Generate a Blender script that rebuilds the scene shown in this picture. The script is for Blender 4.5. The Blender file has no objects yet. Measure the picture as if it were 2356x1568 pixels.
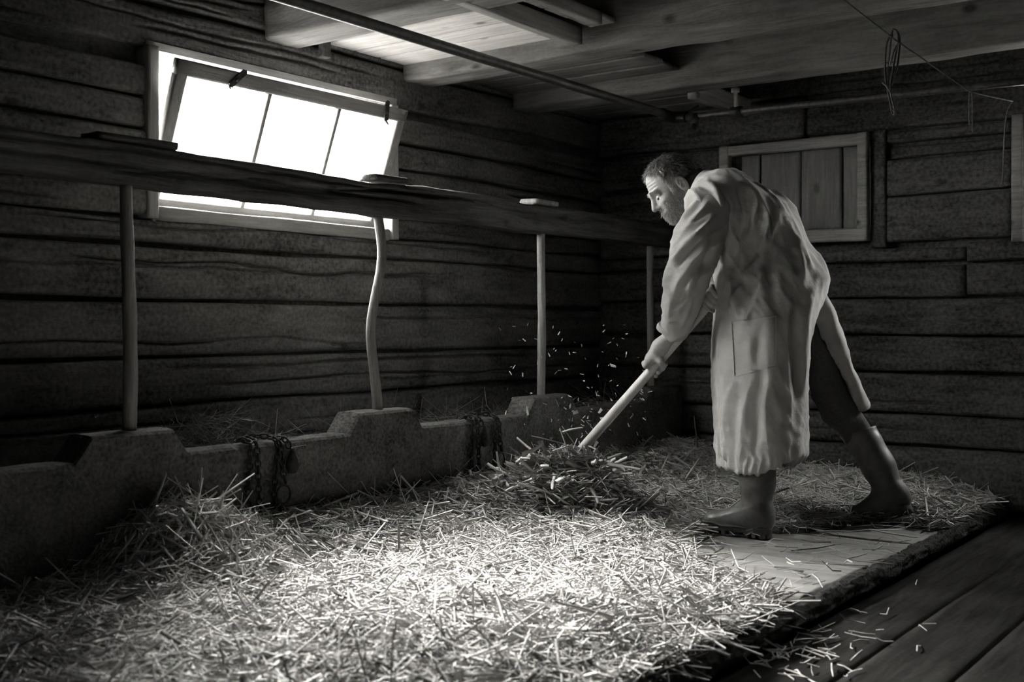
import bpy, bmesh, math, random
import numpy as np
from mathutils import Vector, Matrix

random.seed(7)
RNG = np.random.default_rng(7)
SC = bpy.context.scene
COL = SC.collection

# ------------------------------------------------------------------ camera
FPX, CX, HZ, CAMZ = 2650.0, 1178.0, 748.0, 0.852      # focal length, centre column, horizon row, eye height
TH = math.radians(36.24)
FW = np.array([-math.sin(TH), math.cos(TH)])
RT = np.array([math.cos(TH), math.sin(TH)])
cam_d = bpy.data.cameras.new('camera')
cam = bpy.data.objects.new('camera', cam_d); COL.objects.link(cam)
cam.location = (0, 0, CAMZ); cam.rotation_euler = (math.pi/2, 0, TH)
cam_d.sensor_width = 36.0; cam_d.lens = FPX/2356*36
cam_d.shift_y = -(784-HZ)/2356
cam_d.clip_start = 0.05; cam_d.clip_end = 200
cam_d.dof.use_dof = True; cam_d.dof.focus_distance = 4.75; cam_d.dof.aperture_fstop = 3.2
SC.camera = cam

# ------------------------------------------------------------------ world, sun, exposure
SC.view_settings.view_transform = 'Standard'; SC.view_settings.look = 'None'
SC.view_settings.gamma = 1.0; SC.view_settings.use_curve_mapping = False
SC.view_settings.exposure = 0.9
SKY = 32.0
w = bpy.data.worlds.new('overcast_sky'); SC.world = w; w.use_nodes = True
bg = w.node_tree.nodes['Background']
bg.inputs[0].default_value = (1.0, 0.995, 0.985, 1); bg.inputs[1].default_value = SKY
sun_d = bpy.data.lights.new('sun', 'SUN'); sun_d.energy = 112.0; sun_d.angle = math.radians(40)
sun_d.color = (1.0, 0.985, 0.96)
sun = bpy.data.objects.new('sun', sun_d); COL.objects.link(sun)
sun.rotation_euler = Vector((-2.05, 0.72, 1.40)).to_track_quat('Z', 'Y').to_euler()
SC.cycles.max_bounces = 7; SC.cycles.diffuse_bounces = 4; SC.cycles.glossy_bounces = 3
SC.cycles.transparent_max_bounces = 8; SC.cycles.sample_clamp_indirect = 6.0

# ------------------------------------------------------------------ helpers
def PX(u, v, D):
    """world point seen at photo pixel (u, v) at depth D metres"""
    a = (u-CX)/FPX*D
    xy = RT*a + FW*D
    return np.array([xy[0], xy[1], CAMZ-(v-HZ)/FPX*D])

_LAT = np.random.default_rng(11).uniform(-1, 1, (64, 64, 64)).astype(np.float32)
def vnoise(P, seed=0):
    P = np.asarray(P, np.float32) + np.float32(seed*7.31+100)
    i = np.floor(P).astype(np.int32); f = P-i; f = f*f*(3-2*f); i &= 63; j = (i+1) & 63
    x0, y0, z0 = i[..., 0], i[..., 1], i[..., 2]; x1, y1, z1 = j[..., 0], j[..., 1], j[..., 2]
    fx, fy, fz = f[..., 0], f[..., 1], f[..., 2]
    L = _LAT
    c00 = L[x0, y0, z0]*(1-fx)+L[x1, y0, z0]*fx; c10 = L[x0, y1, z0]*(1-fx)+L[x1, y1, z0]*fx
    c01 = L[x0, y0, z1]*(1-fx)+L[x1, y0, z1]*fx; c11 = L[x0, y1, z1]*(1-fx)+L[x1, y1, z1]*fx
    return (c00*(1-fy)+c10*fy)*(1-fz)+(c01*(1-fy)+c11*fy)*fz
def fbm(P, seed=0, o=3):
    s = 0; a = 1.0; P = np.asarray(P, np.float32)
    for k in range(o):
        s = s+a*vnoise(P*(2.0**k), seed+k); a *= 0.5
    return s
def sstep(x, a, b):
    t = np.clip((x-a)/(b-a), 0, 1); return t*t*(3-2*t)

def tag(o, label=None, cat=None, group=None, kind=None):
    if label: o['label'] = label
    if cat: o['category'] = cat
    if group: o['group'] = group
    if kind: o['kind'] = kind
    return o
def thing(name, loc, label, cat, group=None, kind=None):
    o = bpy.data.objects.new(name, None); COL.objects.link(o); o.location = loc
    o.empty_display_size = 0.1
    return tag(o, label, cat, group, kind)
def root_loc(p):
    while p.parent: p = p.parent
    return np.array(p.location)
def mesh_data(name, V, F, smooth=False):
    V = np.asarray(V, np.float32)
    me = bpy.data.meshes.new(name)
    if isinstance(F, np.ndarray):
        k = F.shape[1]; n = len(F)
        me.vertices.add(len(V)); me.vertices.foreach_set('co', V.ravel())
        me.loops.add(n*k); me.loops.foreach_set('vertex_index', F.astype(np.int32).ravel())
        me.polygons.add(n); me.polygons.foreach_set('loop_start', np.arange(0, n*k, k, dtype=np.int32))
        me.update(calc_edges=True)
    else:
        me.from_pydata(V.tolist(), [], [list(map(int, f)) for f in F]); me.update()
    if smooth: me.polygons.foreach_set('use_smooth', np.ones(len(me.polygons), bool))
    return me
def obj(name, VF, mat, parent=None, smooth=False, base=None):
    """one mesh object from world-space vertices; 'base' becomes the origin of a top-level mesh"""
    V, F = VF
    V = np.asarray(V, float)
    o0 = root_loc(parent) if parent is not None else (np.array(base) if base is not None else np.zeros(3))
    o = bpy.data.objects.new(name, mesh_data(name, V-o0, F, smooth)); COL.objects.link(o)
    if mat: o.data.materials.append(M[mat])
    if parent is not None: o.parent = parent
    else: o.location = o0
    return o
def join(*parts):
    Vs, Fs, n = [], [], 0
    for V, F in parts:
        Vs.append(np.asarray(V, float))
        Fs += [tuple(int(i)+n for i in f) for f in F]; n += len(V)
    return np.vstack(Vs), Fs
def box(x0, x1, y0, y1, z0, z1, bev=0.0):
    if bev > 0:
        bm = bmesh.new(); bmesh.ops.create_cube(bm, size=1)
        for v in bm.verts:
            v.co = Vector(((x0+x1)/2+v.co.x*(x1-x0), (y0+y1)/2+v.co.y*(y1-y0), (z0+z1)/2+v.co.z*(z1-z0)))
        bmesh.ops.bevel(bm, geom=bm.edges[:], offset=bev, segments=1, affect='EDGES')
        bm.verts.index_update()
        r = (np.array([v.co[:] for v in bm.verts]), [tuple(v.index for v in f.verts) for f in bm.faces]); bm.free()
        return r
    V = [(x, y, z) for x in (x0, x1) for y in (y0, y1) for z in (z0, z1)]
    return np.array(V, float), [(0, 1, 3, 2), (4, 6, 7, 5), (0, 4, 5, 1), (2, 3, 7, 6), (0, 2, 6, 4), (1, 5, 7, 3)]
def frame_of(d):
    d = d/np.linalg.norm(d); up = np.array([0, 0, 1.0]) if abs(d[2]) < .9 else np.array([1.0, 0, 0])
    a = np.cross(up, d); a /= np.linalg.norm(a); b = np.cross(d, a); return a, b
def tube(pts, r, n=8, closed=False):
    """swept tube through pts; r scalar or per point"""
    P = np.array(pts, float); m = len(P); r = np.broadcast_to(np.asarray(r, float), (m,))
    T = np.gradient(P, axis=0) if not closed else np.roll(P, -1, 0)-np.roll(P, 1, 0)
    T /= np.linalg.norm(T, axis=1)[:, None]+1e-9
    a, b = frame_of(T[0]); V = []
    for k in range(m):
        a = a-T[k]*np.dot(a, T[k]); a /= np.linalg.norm(a); b = np.cross(T[k], a)
        for j in range(n):
            t = 2*math.pi*j/n; V.append(P[k]+r[k]*(a*math.cos(t)+b*math.sin(t)))
    F = []
    K = m if closed else m-1
    for k in range(K):
        for j in range(n):
            k2 = (k+1) % m
            F.append((k*n+j, k*n+(j+1) % n, k2*n+(j+1) % n, k2*n+j))
    if not closed:
        F.append(tuple(range(n-1, -1, -1))); F.append(tuple((m-1)*n+j for j in range(n)))
    return np.array(V), F
def spline(pts, n):
    P = np.array(pts, float); m = len(P)
    t = np.linspace(0, m-1, n); i = np.clip(t.astype(int), 0, m-2); f = (t-i)[:, None]
    p0 = P[np.maximum(i-1, 0)]; p1 = P[i]; p2 = P[i+1]; p3 = P[np.minimum(i+2, m-1)]
    return .5*((2*p1)+(-p0+p2)*f+(2*p0-5*p1+4*p2-p3)*f**2+(-p0+3*p1-3*p2+p3)*f**3)
def timber(p0, p1, w, h, up=(0, 0, 1), nl=60, nr=40, rad=0.02, amp=0.006, seed=0, cracks=(), wav=0.006, side=1, freq=3.0):
    """hewn timber from p0 to p1: rounded-rectangle section w (sideways) x h (along up), wavy edges, real cracks on its face at +side"""
    p0 = np.array(p0, float); p1 = np.array(p1, float); L = np.linalg.norm(p1-p0); d = (p1-p0)/L
    up = np.array(up, float); up -= d*np.dot(up, d); up /= np.linalg.norm(up); sd = np.cross(d, up)
    # ring
    rad = min(rad, w*.49, h*.49); S = []
    cor = [(w/2-rad, h/2-rad, 0), (-w/2+rad, h/2-rad, 90), (-w/2+rad, -h/2+rad, 180), (w/2-rad, -h/2+rad, 270)]
    poly = []
    for cx, cy, a0 in cor:
        for q in range(5):
            a = math.radians(a0+q*22.5); poly.append((cx+rad*math.cos(a), cy+rad*math.sin(a), math.cos(a), math.sin(a)))
    poly = np.array(poly+[poly[0]]); seg = np.linalg.norm(np.diff(poly[:, :2], axis=0), axis=1); cum = np.r_[0, np.cumsum(seg)]
    s = np.linspace(0, cum[-1], nr, endpoint=False)
    R = np.stack([np.interp(s, cum, poly[:, k]) for k in range(4)], 1)
    t = np.linspace(0, L, nl)
    tt, A = np.meshgrid(t, R[:, 0], indexing='ij'); _, B = np.meshgrid(t, R[:, 1], indexing='ij')
    NA = np.broadcast_to(R[:, 2], A.shape); NB = np.broadcast_to(R[:, 3], A.shape)
    Q = np.stack([tt*freq, A*freq*5, B*freq*5], -1)
    dis = amp*fbm(Q, seed, 3)
    # slow waver of top and bottom edges
    e = wav*vnoise(np.stack([tt*1.7, np.sign(B)*3.0, 0*tt], -1), seed+5)
    B2 = B+e*(np.abs(B)/(h/2))
    for (pos, dep, wid, t0, t1, wob) in cracks:
        line = pos*h+wob*vnoise(np.stack([tt*2.3, 0*tt+pos*9, 0*tt], -1), seed+9)+.4*wob*vnoise(np.stack([tt*9, 0*tt+pos*9, 0*tt], -1), seed+3)
        mask = np.exp(-((B-line)/wid)**2)*sstep(tt, t0*L, t0*L+.15)*(1-sstep(tt, t1*L-.15, t1*L))*(side*A > w*.3)
        dis = dis-dep*mask
    V = p0+d*tt[..., None]+sd*(A+NA*dis)[..., None]+up*(B2+NB*dis)[..., None]
    V = V.reshape(-1, 3); n = nr
    k, j = np.meshgrid(np.arange(nl-1), np.arange(n), indexing='ij'); j2 = (j+1) % n
    F = np.stack([k*n+j, k*n+j2, (k+1)*n+j2, (k+1)*n+j], -1).reshape(-1, 4)
    F = [tuple(f) for f in F.tolist()]
    F.append(tuple(range(n-1, -1, -1))); F.append(tuple((nl-1)*n+q for q in range(n)))
    return V, F
def lathe(c, prof, n=14):
    V = []; F = []
    for r, z in prof:
        for j in range(n):
            t = 2*math.pi*j/n; V.append((c[0]+r*math.cos(t), c[1]+r*math.sin(t), c[2]+z))
    for k in range(len(prof)-1):
        for j in range(n): F.append((k*n+j, k*n+(j+1) % n, (k+1)*n+(j+1) % n, (k+1)*n+j))
    F.append(tuple(range(n-1, -1, -1))); F.append(tuple((len(prof)-1)*n+j for j in range(n)))
    return np.array(V), F

# ------------------------------------------------------------------ signed-distance sculpting
def smin(a, b, k):
    h = np.clip(.5+.5*(b-a)/k, 0, 1); return b+(a-b)*h-k*h*(1-h)
def smax(a, b, k): return -smin(-a, -b, k)
def sd_cone(P, a, b, ra, rb):
    a = np.asarray(a, np.float32); ba = np.asarray(b, np.float32)-a; pa = P-a
    h = np.clip((pa@ba)/np.dot(ba, ba), 0, 1)
    return np.linalg.norm(pa-h[..., None]*ba, axis=-1)-(ra+(rb-ra)*h)
def sd_chain(P, pts, rs, k=0.0):
    d = None
    for i in range(len(pts)-1):
        e = sd_cone(P, pts[i], pts[i+1], rs[i], rs[i+1]); d = e if d is None else (np.minimum(d, e) if k == 0 else smin(d, e, k))
    return d
def sd_ell(P, c, r, Rm=None):
    q = P-np.asarray(c, np.float32)
    if Rm is not None: q = q@np.asarray(Rm, np.float32)       # columns of Rm are the ellipsoid's own axes
    r = np.asarray(r, np.float32)
    k0 = np.linalg.norm(q/r, axis=-1); k1 = np.linalg.norm(q/(r*r), axis=-1)+1e-9
    return k0*(k0-1)/k1
def surface(fn, lo, hi, h):
    """numpy surface nets over the box lo..hi with cell h"""
    lo = np.asarray(lo, float); hi = np.asarray(hi, float)
    n = np.ceil((hi-lo)/h).astype(int)+1
    ax = [(lo[k]+h*np.arange(n[k])).astype(np.float32) for k in range(3)]
    P = np.stack(np.meshgrid(*ax, indexing='ij'), -1)
    f = fn(P); del P
    s = f < 0
    cnt = np.zeros(tuple(n-1), np.int8)
    for dx in (0, 1):
        for dy in (0, 1):
            for dz in (0, 1):
                cnt += s[dx:n[0]-1+dx, dy:n[1]-1+dy, dz:n[2]-1+dz]
    act = (cnt > 0) & (cnt < 8)
    I = np.argwhere(act); idx = -np.ones(tuple(n-1), np.int64); idx[act] = np.arange(len(I))
    acc = np.zeros((len(I), 3)); num = np.zeros(len(I))
    C = [(a, b, c) for a in (0, 1) for b in (0, 1) for c in (0, 1)]
    for a in C:
        for b in C:
            if sum(abs(a[k]-b[k]) for k in range(3)) == 1 and a < b:
                fa = f[I[:, 0]+a[0], I[:, 1]+a[1], I[:, 2]+a[2]]; fb = f[I[:, 0]+b[0], I[:, 1]+b[1], I[:, 2]+b[2]]
                m = (fa < 0) != (fb < 0); t = np.where(m, fa/(fa-fb+1e-12*(fa == fb)), 0)
                acc += np.where(m[:, None], np.array(a)+t[:, None]*(np.array(b)-np.array(a)), 0); num += m
    V = lo+h*(I+acc/num[:, None])
    Fs = []
    for k in range(3):
        k1, k2 = (k+1) % 3, (k+2) % 3
        sl0 = [slice(None)]*3; sl1 = [slice(None)]*3; sl0[k] = slice(0, -1); sl1[k] = slice(1, None)
        a = s[tuple(sl0)]; b = s[tuple(sl1)]
        E = np.argwhere(a != b); flip = a[a != b]
        ok = (E[:, k1] > 0) & (E[:, k2] > 0) & (E[:, k1] < n[k1]-1) & (E[:, k2] < n[k2]-1)
        E = E[ok]; flip = flip[ok]
        q = []
        for d1, d2 in ((0, 0), (-1, 0), (-1, -1), (0, -1)):
            J = E.copy(); J[:, k1] += d1; J[:, k2] += d2; q.append(idx[J[:, 0], J[:, 1], J[:, 2]])
        q = np.stack(q, 1); q[~flip] = q[~flip][:, ::-1]; Fs.append(q)
    return V, np.vstack(Fs)
def vnormals(V, F):
    N = np.zeros_like(V)
    n = np.cross(V[F[:, 2]]-V[F[:, 0]], V[F[:, 3]]-V[F[:, 1]])
    for k in range(4): np.add.at(N, F[:, k], n)
    return N/(np.linalg.norm(N, axis=1)[:, None]+1e-12)
def relax(V, F, it=1, lam=.5):
    for _ in range(it):
        S = np.zeros_like(V); c = np.zeros(len(V))
        for k in range(4):
            for j in (1, 3):
                np.add.at(S, F[:, k], V[F[:, (k+j) % 4]]); np.add.at(c, F[:, k], 1)
        V = V+lam*(S/np.maximum(c, 1)[:, None]-V)
    return V

# ------------------------------------------------------------------ materials
M = {}
def nodes(name):
    m = bpy.data.materials.new(name); m.use_nodes = True; nt = m.node_tree
    return m, nt, nt.nodes['Principled BSDF']
def link(nt, a, b): nt.links.new(a, b)
def grey(v, warm=0.03): return (v*(1+warm*.5), v, v*(1-warm), 1)
def wood(name, lo, hi, axis='y', rough=.8, bump=.5, scale=1.0, spots=0.0, streak=14.0, speck=.12, spec=.07):
    m, nt, b = nodes(name); N = nt.nodes
    tc = N.new('ShaderNodeTexCoord'); mp = N.new('ShaderNodeMapping')
    s = {'x': (1, streak, streak), 'y': (streak, 1, streak), 'z': (streak, streak, 1)}[axis]
    mp.inputs['Scale'].default_value = tuple(q*scale for q in s)
    link(nt, tc.outputs['Object'], mp.inputs[0])
    n1 = N.new('ShaderNodeTexNoise'); n1.inputs['Scale'].default_value = 3.5; n1.inputs['Detail'].default_value = 7; n1.inputs['Roughness'].default_value = .62; n1.inputs['Distortion'].default_value = .6
    link(nt, mp.outputs[0], n1.inputs['Vector'])
    n2 = N.new('ShaderNodeTexNoise'); n2.inputs['Scale'].default_value = 2.2; n2.inputs['Detail'].default_value = 5
    link(nt, tc.outputs['Object'], n2.inputs['Vector'])
    n3 = N.new('ShaderNodeTexNoise'); n3.inputs['Scale'].default_value = 60; n3.inputs['Detail'].default_value = 3
    link(nt, tc.outputs['Object'], n3.inputs['Vector'])
    mx = N.new('ShaderNodeMix'); mx.data_type = 'FLOAT'; mx.inputs[0].default_value = .42
    link(nt, n1.outputs[0], mx.inputs[2]); link(nt, n2.outputs[0], mx.inputs[3])
    r = N.new('ShaderNodeValToRGB'); r.color_ramp.elements[0].position = .36; r.color_ramp.elements[1].position = .66
    r.color_ramp.elements[0].color = grey(lo); r.color_ramp.elements[1].color = grey(hi)
    m3 = N.new('ShaderNodeMix'); m3.data_type = 'FLOAT'; m3.inputs[0].default_value = speck
    link(nt, mx.outputs[0], m3.inputs[2]); link(nt, n3.outputs[0], m3.inputs[3])
    link(nt, m3.outputs[0], r.inputs[0]); out = r.outputs[0]
    if spots > 0:
        v = N.new('ShaderNodeTexVoronoi'); v.inputs['Scale'].default_value = 5.0
        mp2 = N.new('ShaderNodeMapping'); s2 = {'x': (.6, 1, 1), 'y': (1, .6, 1), 'z': (1, 1, .6)}[axis]; mp2.inputs['Scale'].default_value = s2
        link(nt, tc.outputs['Object'], mp2.inputs[0]); link(nt, mp2.outputs[0], v.inputs['Vector'])
        r2 = N.new('ShaderNodeValToRGB'); r2.color_ramp.elements[0].position = .05; r2.color_ramp.elements[1].position = .12
        r2.color_ramp.elements[0].color = (1-spots,)*3+(1,); r2.color_ramp.elements[1].color = (1, 1, 1, 1)
        link(nt, v.outputs['Distance'], r2.inputs[0])
        mm = N.new('ShaderNodeMix'); mm.data_type = 'RGBA'; mm.blend_type = 'MULTIPLY'; mm.inputs[0].default_value = 1
        link(nt, out, mm.inputs[6]); link(nt, r2.outputs[0], mm.inputs[7]); out = mm.outputs[2]
    link(nt, out, b.inputs['Base Color'])
    ad = N.new('ShaderNodeMath'); ad.operation = 'ADD'; mu = N.new('ShaderNodeMath'); mu.operation = 'MULTIPLY'; mu.inputs[1].default_value = .35
    link(nt, n3.outputs[0], mu.inputs[0]); link(nt, n1.outputs[0], ad.inputs[0]); link(nt, mu.outputs[0], ad.inputs[1])
    bp = N.new('ShaderNodeBump'); bp.inputs['Strength'].default_value = bump; bp.inputs['Distance'].default_value = .012
    link(nt, ad.outputs[0], bp.inputs['Height']); link(nt, bp.outputs[0], b.inputs['Normal'])
    b.inputs['Roughness'].default_value = rough; b.inputs['Specular IOR Level'].default_value = spec
    M[name] = m
def rough_mat(name, lo, hi, scale=20, rough=.85, bump=.4, dist=.006, metallic=0, spec=.3, det=6, p0=.35, p1=.68, fine=0.0):
    m, nt, b = nodes(name); N = nt.nodes
    tc = N.new('ShaderNodeTexCoord'); n1 = N.new('ShaderNodeTexNoise')
    n1.inputs['Scale'].default_value = scale; n1.inputs['Detail'].default_value = det; n1.inputs['Roughness'].default_value = .65
    link(nt, tc.outputs['Object'], n1.inputs['Vector'])
    r = N.new('ShaderNodeValToRGB'); r.color_ramp.elements[0].position = p0; r.color_ramp.elements[1].position = p1
    r.color_ramp.elements[0].color = grey(lo); r.color_ramp.elements[1].color = grey(hi)
    src = n1.outputs[0]
    if fine > 0:
        n2 = N.new('ShaderNodeTexNoise'); n2.inputs['Scale'].default_value = scale*9; n2.inputs['Detail'].default_value = 2
        link(nt, tc.outputs['Object'], n2.inputs['Vector'])
        mx = N.new('ShaderNodeMix'); mx.data_type = 'FLOAT'; mx.inputs[0].default_value = fine
        link(nt, n1.outputs[0], mx.inputs[2]); link(nt, n2.outputs[0], mx.inputs[3]); src = mx.outputs[0]
    link(nt, src, r.inputs[0]); link(nt, r.outputs[0], b.inputs['Base Color'])
    bp = N.new('ShaderNodeBump'); bp.inputs['Strength'].default_value = bump; bp.inputs['Distance'].default_value = dist
    link(nt, src, bp.inputs['Height']); link(nt, bp.outputs[0], b.inputs['Normal'])
    b.inputs['Roughness'].default_value = rough; b.inputs['Metallic'].default_value = metallic; b.inputs['Specular IOR Level'].default_value = spec
    M[name] = m
wood('log_wood_y', .022, .160, 'y', bump=.7, spots=.6, streak=6, speck=.36)
wood('log_wood_x', .010, .130, 'x', bump=.8, spots=.5, streak=6, speck=.4)
wood('beam_wood', .065, .20, 'x', bump=.35, spots=.75, streak=9)
wood('rail_wood', .020, .12, 'y', bump=.7, spots=.5)
wood('post_wood', .13, .32, 'z', bump=.4, scale=1.6)
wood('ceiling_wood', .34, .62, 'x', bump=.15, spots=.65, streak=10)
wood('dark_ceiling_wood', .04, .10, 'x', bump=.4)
wood('batten_wood', .13, .30, 'y', bump=.3, spots=.5)
wood('frame_wood_y', .16, .30, 'y', bump=.25, scale=1.5)
wood('frame_wood_z', .16, .30, 'z', bump=.25, scale=1.5)
wood('shutter_wood', .09, .20, 'z', bump=.3, spots=.5)
wood('shutter_frame', .12, .34, 'x', bump=.5, spots=.7)
wood('plank_floor', .010, .034, 'y', rough=.85, bump=.35, spots=.3, streak=10, spec=0.0)
wood('platform_wood', .14, .30, 'x', rough=.7, bump=.35, spots=.4, streak=6)
wood('handle_wood', .50, .72, 'z', rough=.45, bump=.1, scale=3)
rough_mat('platform_edge', .02, .085, 45, .95, 1.0, .02, spec=.05)
rough_mat('concrete', .035, .15, 9, .9, .8, .014, fine=.5, spec=.08)
rough_mat('iron', .015, .05, 60, .6, .5, .003, metallic=.6)
rough_mat('pipe_metal', .03, .08, 40, .5, .3, .002, metallic=.5)
rough_mat('rubber', .06, .105, 30, .45, .12, .002, spec=.5)
rough_mat('sole_rubber', .04, .07, 40, .6, .2, .002)
rough_mat('denim', .05, .09, 90, .9, .3, .002)
rough_mat('skin', .30, .44, 55, .5, .35, .003, spec=.45, fine=.3)
rough_mat('outdoor_ground', .16, .24, .6, .95, .2)
rough_mat('twine', .10, .20, 90, .9, .4, .001)
rough_mat('cable', .03, .06, 90, .6, .2, .001)
rough_mat('dark_cloth', .02, .04, 120, .95, .3, .002)
rough_mat('hay_mat', .10, .20, 40, .95, .8, .02)

def coat_mat():
    m, nt, b = nodes('coat_cloth'); N = nt.nodes
    tc = N.new('ShaderNodeTexCoord')
    n = N.new('ShaderNodeTexNoise'); n.inputs['Scale'].default_value = 7; n.inputs['Detail'].default_value = 5
    link(nt, tc.outputs['Object'], n.inputs['Vector'])
    r = N.new('ShaderNodeValToRGB'); r.color_ramp.elements[0].position = .3; r.color_ramp.elements[1].position = .7
    r.color_ramp.elements[0].color = grey(.36); r.color_ramp.elements[1].color = grey(.48)
    link(nt, n.outputs[0], r.inputs[0]); link(nt, r.outputs[0], b.inputs['Base Color'])
    wv = N.new('ShaderNodeTexNoise'); wv.inputs['Scale'].default_value = 420; wv.inputs['Detail'].default_value = 1
    link(nt, tc.outputs['Object'], wv.inputs['Vector'])
    w2 = N.new('ShaderNodeTexNoise'); w2.inputs['Scale'].default_value = 22; w2.inputs['Detail'].default_value = 6
    link(nt, tc.outputs['Object'], w2.inputs['Vector'])
    ad = N.new('ShaderNodeMath'); ad.operation = 'MULTIPLY_ADD'; ad.inputs[1].default_value = .25
    link(nt, wv.outputs[0], ad.inputs[0]); link(nt, w2.outputs[0], ad.inputs[2])
    bp = N.new('ShaderNodeBump'); bp.inputs['Strength'].default_value = .5; bp.inputs['Distance'].default_value = .009
    link(nt, ad.outputs[0], bp.inputs['Height']); link(nt, bp.outputs[0], b.inputs['Normal'])
    b.inputs['Roughness'].default_value = .9; b.inputs['Sheen Weight'].default_value = .15
    b.inputs['Specular IOR Level'].default_value = .15
    M['coat_cloth'] = m
coat_mat()
def attr_mat(name, lo, hi, rough=.6, spec=.35, trans=0.0):
    m, nt, b = nodes(name); N = nt.nodes
    a = N.new('ShaderNodeAttribute'); a.attribute_name = 'tone'
    r = N.new('ShaderNodeValToRGB'); r.color_ramp.elements[0].color = grey(lo); r.color_ramp.elements[1].color = grey(hi)
    link(nt, a.outputs['Fac'], r.inputs[0]); link(nt, r.outputs[0], b.inputs['Base Color'])
    b.inputs['Roughness'].default_value = rough; b.inputs['Specular IOR Level'].default_value = spec
    M[name] = m
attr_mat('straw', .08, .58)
attr_mat('hay', .06, .26)
attr_mat('hair', .02, .62, .35, .6)
attr_mat('beard_hair', .20, .80, .45, .5)
rough_mat('loose_straw', .40, .66, 30, .6, .2, .002)
def glass_mat():
    m = bpy.data.materials.new('pane_glass'); m.use_nodes = True; nt = m.node_tree; N = nt.nodes
    N.remove(N['Principled BSDF']); o = N['Material Output']
    t = N.new('ShaderNodeBsdfTransparent'); t.inputs[0].default_value = (.93, .93, .92, 1)
    g = N.new('ShaderNodeBsdfGlossy'); g.inputs['Roughness'].default_value = .02
    mx = N.new('ShaderNodeMixShader'); mx.inputs[0].default_value = .05
    link(nt, t.outputs[0], mx.inputs[1]); link(nt, g.outputs[0], mx.inputs[2]); link(nt, mx.outputs[0], o.inputs[0])
    M['pane_glass'] = m
glass_mat()
def eye_mat():
    m, nt, b = nodes('eye'); b.inputs['Base Color'].default_value = grey(.55); b.inputs['Roughness'].default_value = .12; M['eye'] = m
    m, nt, b = nodes('iris'); b.inputs['Base Color'].default_value = grey(.02); b.inputs['Roughness'].default_value = .1; M['iris'] = m
eye_mat()

# ================================================================== THE ROOM
WX, BY, RX, FY = -3.64, 5.8513, 1.0, -1.3           # faces of left, back, right and front wall
CZ, FZ = 2.2607, -0.055                            # ceiling boards, lower floor
WY0, WY1, WZ0, WZ1 = 2.6799, 4.0358, 1.2597, 1.8876    # window opening in the left wall
B2 = (-1.17, -0.74, 0.90, 1.82)                   # unseen second window, added in the back wall for rim light

g = obj('ground', box(-60, 60, -60, 60, -.6, -.5), 'outdoor_ground'); tag(g, 'ground outside the barn', 'ground', kind='structure')

# left wall: sealed core with the window hole, hewn logs as pieces
core = join(box(WX-.15, WX-.07, FY-.3, WY0-.02, -.5, CZ+.12), box(WX-.15, WX-.07, WY1+.02, BY+.3, -.5, CZ+.12),
            box(WX-.15, WX-.07, WY0-.02, WY1+.02, -.5, WZ0-.02), box(WX-.15, WX-.07, WY0-.02, WY1+.02, WZ1+.02, CZ+.12))
wl = obj('wall_left', core, 'log_wood_y'); tag(wl, 'dark wall of hewn logs with the window', 'wall', kind='structure')
zs = [-.06, 0.3406, 0.5499, 0.7337, 0.9457, 1.1596, 1.2597, 1.3689, 1.4872, 1.5873, 1.7147, 1.8421, 2.065, 2.2789]
def crk(seed, n):
    r = random.Random(seed); out = []
    for _ in range(n):
        a = r.uniform(0, .6); out.append((r.uniform(-.34, .34), r.uniform(.014, .028), r.uniform(.0035, .006), a, min(1, a+r.uniform(.2, .6)), r.uniform(.012, .03)))
    return out
def wall_log(parent, axis, a0, a1, z0, z1, face, mat, seed, thick=.13, ncr=3):
    h = (z1-z0)-.013; zc = (z0+z1)/2
    off = face+thick/2*(-1 if axis == 'y' else 1)+random.Random(seed).uniform(-.008, .008)
    nl = max(24, int((a1-a0)*26)); nr = 120 if axis == 'y' and h > .15 else 72
    if axis == 'y': p0, p1 = (off, a0, zc), (off, a1, zc)
    else: p0, p1 = (a0, off, zc), (a1, off, zc)
    # the face towards the room: sd = d x up ; for +y that is +x, for +x it is -y
    return obj('log', timber(p0, p1, thick, h, nl=nl, nr=nr, rad=min(.020, h*.3), amp=.0030, seed=seed, wav=.011, freq=2.0, cracks=crk(seed, ncr if h > .15 else 1)), mat, parent, smooth=True)
for i in range(len(zs)-1):
    z0, z1 = zs[i], zs[i+1]
    if z0 >= 1.25 and z1 <= 1.86:
        wall_log(wl, 'y', 1.0, WY0-.005, z0, z1, WX, 'log_wood_y', 40+i); wall_log(wl, 'y', WY1+.005, BY+.05, z0, z1, WX, 'log_wood_y', 60+i)
    else:
        wall_log(wl, 'y', 1.0, BY+.05, z0 if i != 11 else WZ1, z1, WX, 'log_wood_y', 20+i, ncr=3)

# back wall
def rect_wall(y0, y1):
    x0, x1, z0, z1 = B2
    return join(box(WX-.26, x0, y0, y1, -.5, CZ+.12), box(x1, RX+.26, y0, y1, -.5, CZ+.12), box(x0, x1, y0, y1, -.5, z0), box(x0, x1, y0, y1, z1, CZ+.12))
wb = obj('wall_back', rect_wall(BY+.07, BY+.13), 'log_wood_x'); tag(wb, 'dark back wall of logs and boards with the shuttered hatch', 'wall', kind='structure')
zb = [-.06, 0.245, 0.4061, 0.6181, 0.8029, 0.9958, 1.1641, 1.246]
for i in range(len(zb)-1):
    xr = -1.5425 if i in (5, 6) else -1.21
    wall_log(wb, 'x', WX+.0, xr, zb[i], zb[i+1], BY, 'log_wood_x', 80+i, ncr=3)
    if xr < -1: wall_log(wb, 'x', xr+.006, -1.21, zb[i], zb[i+1]+(0.03 if i == 6 else 0), BY+.012, 'log_wood_x', 95+i)
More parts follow.
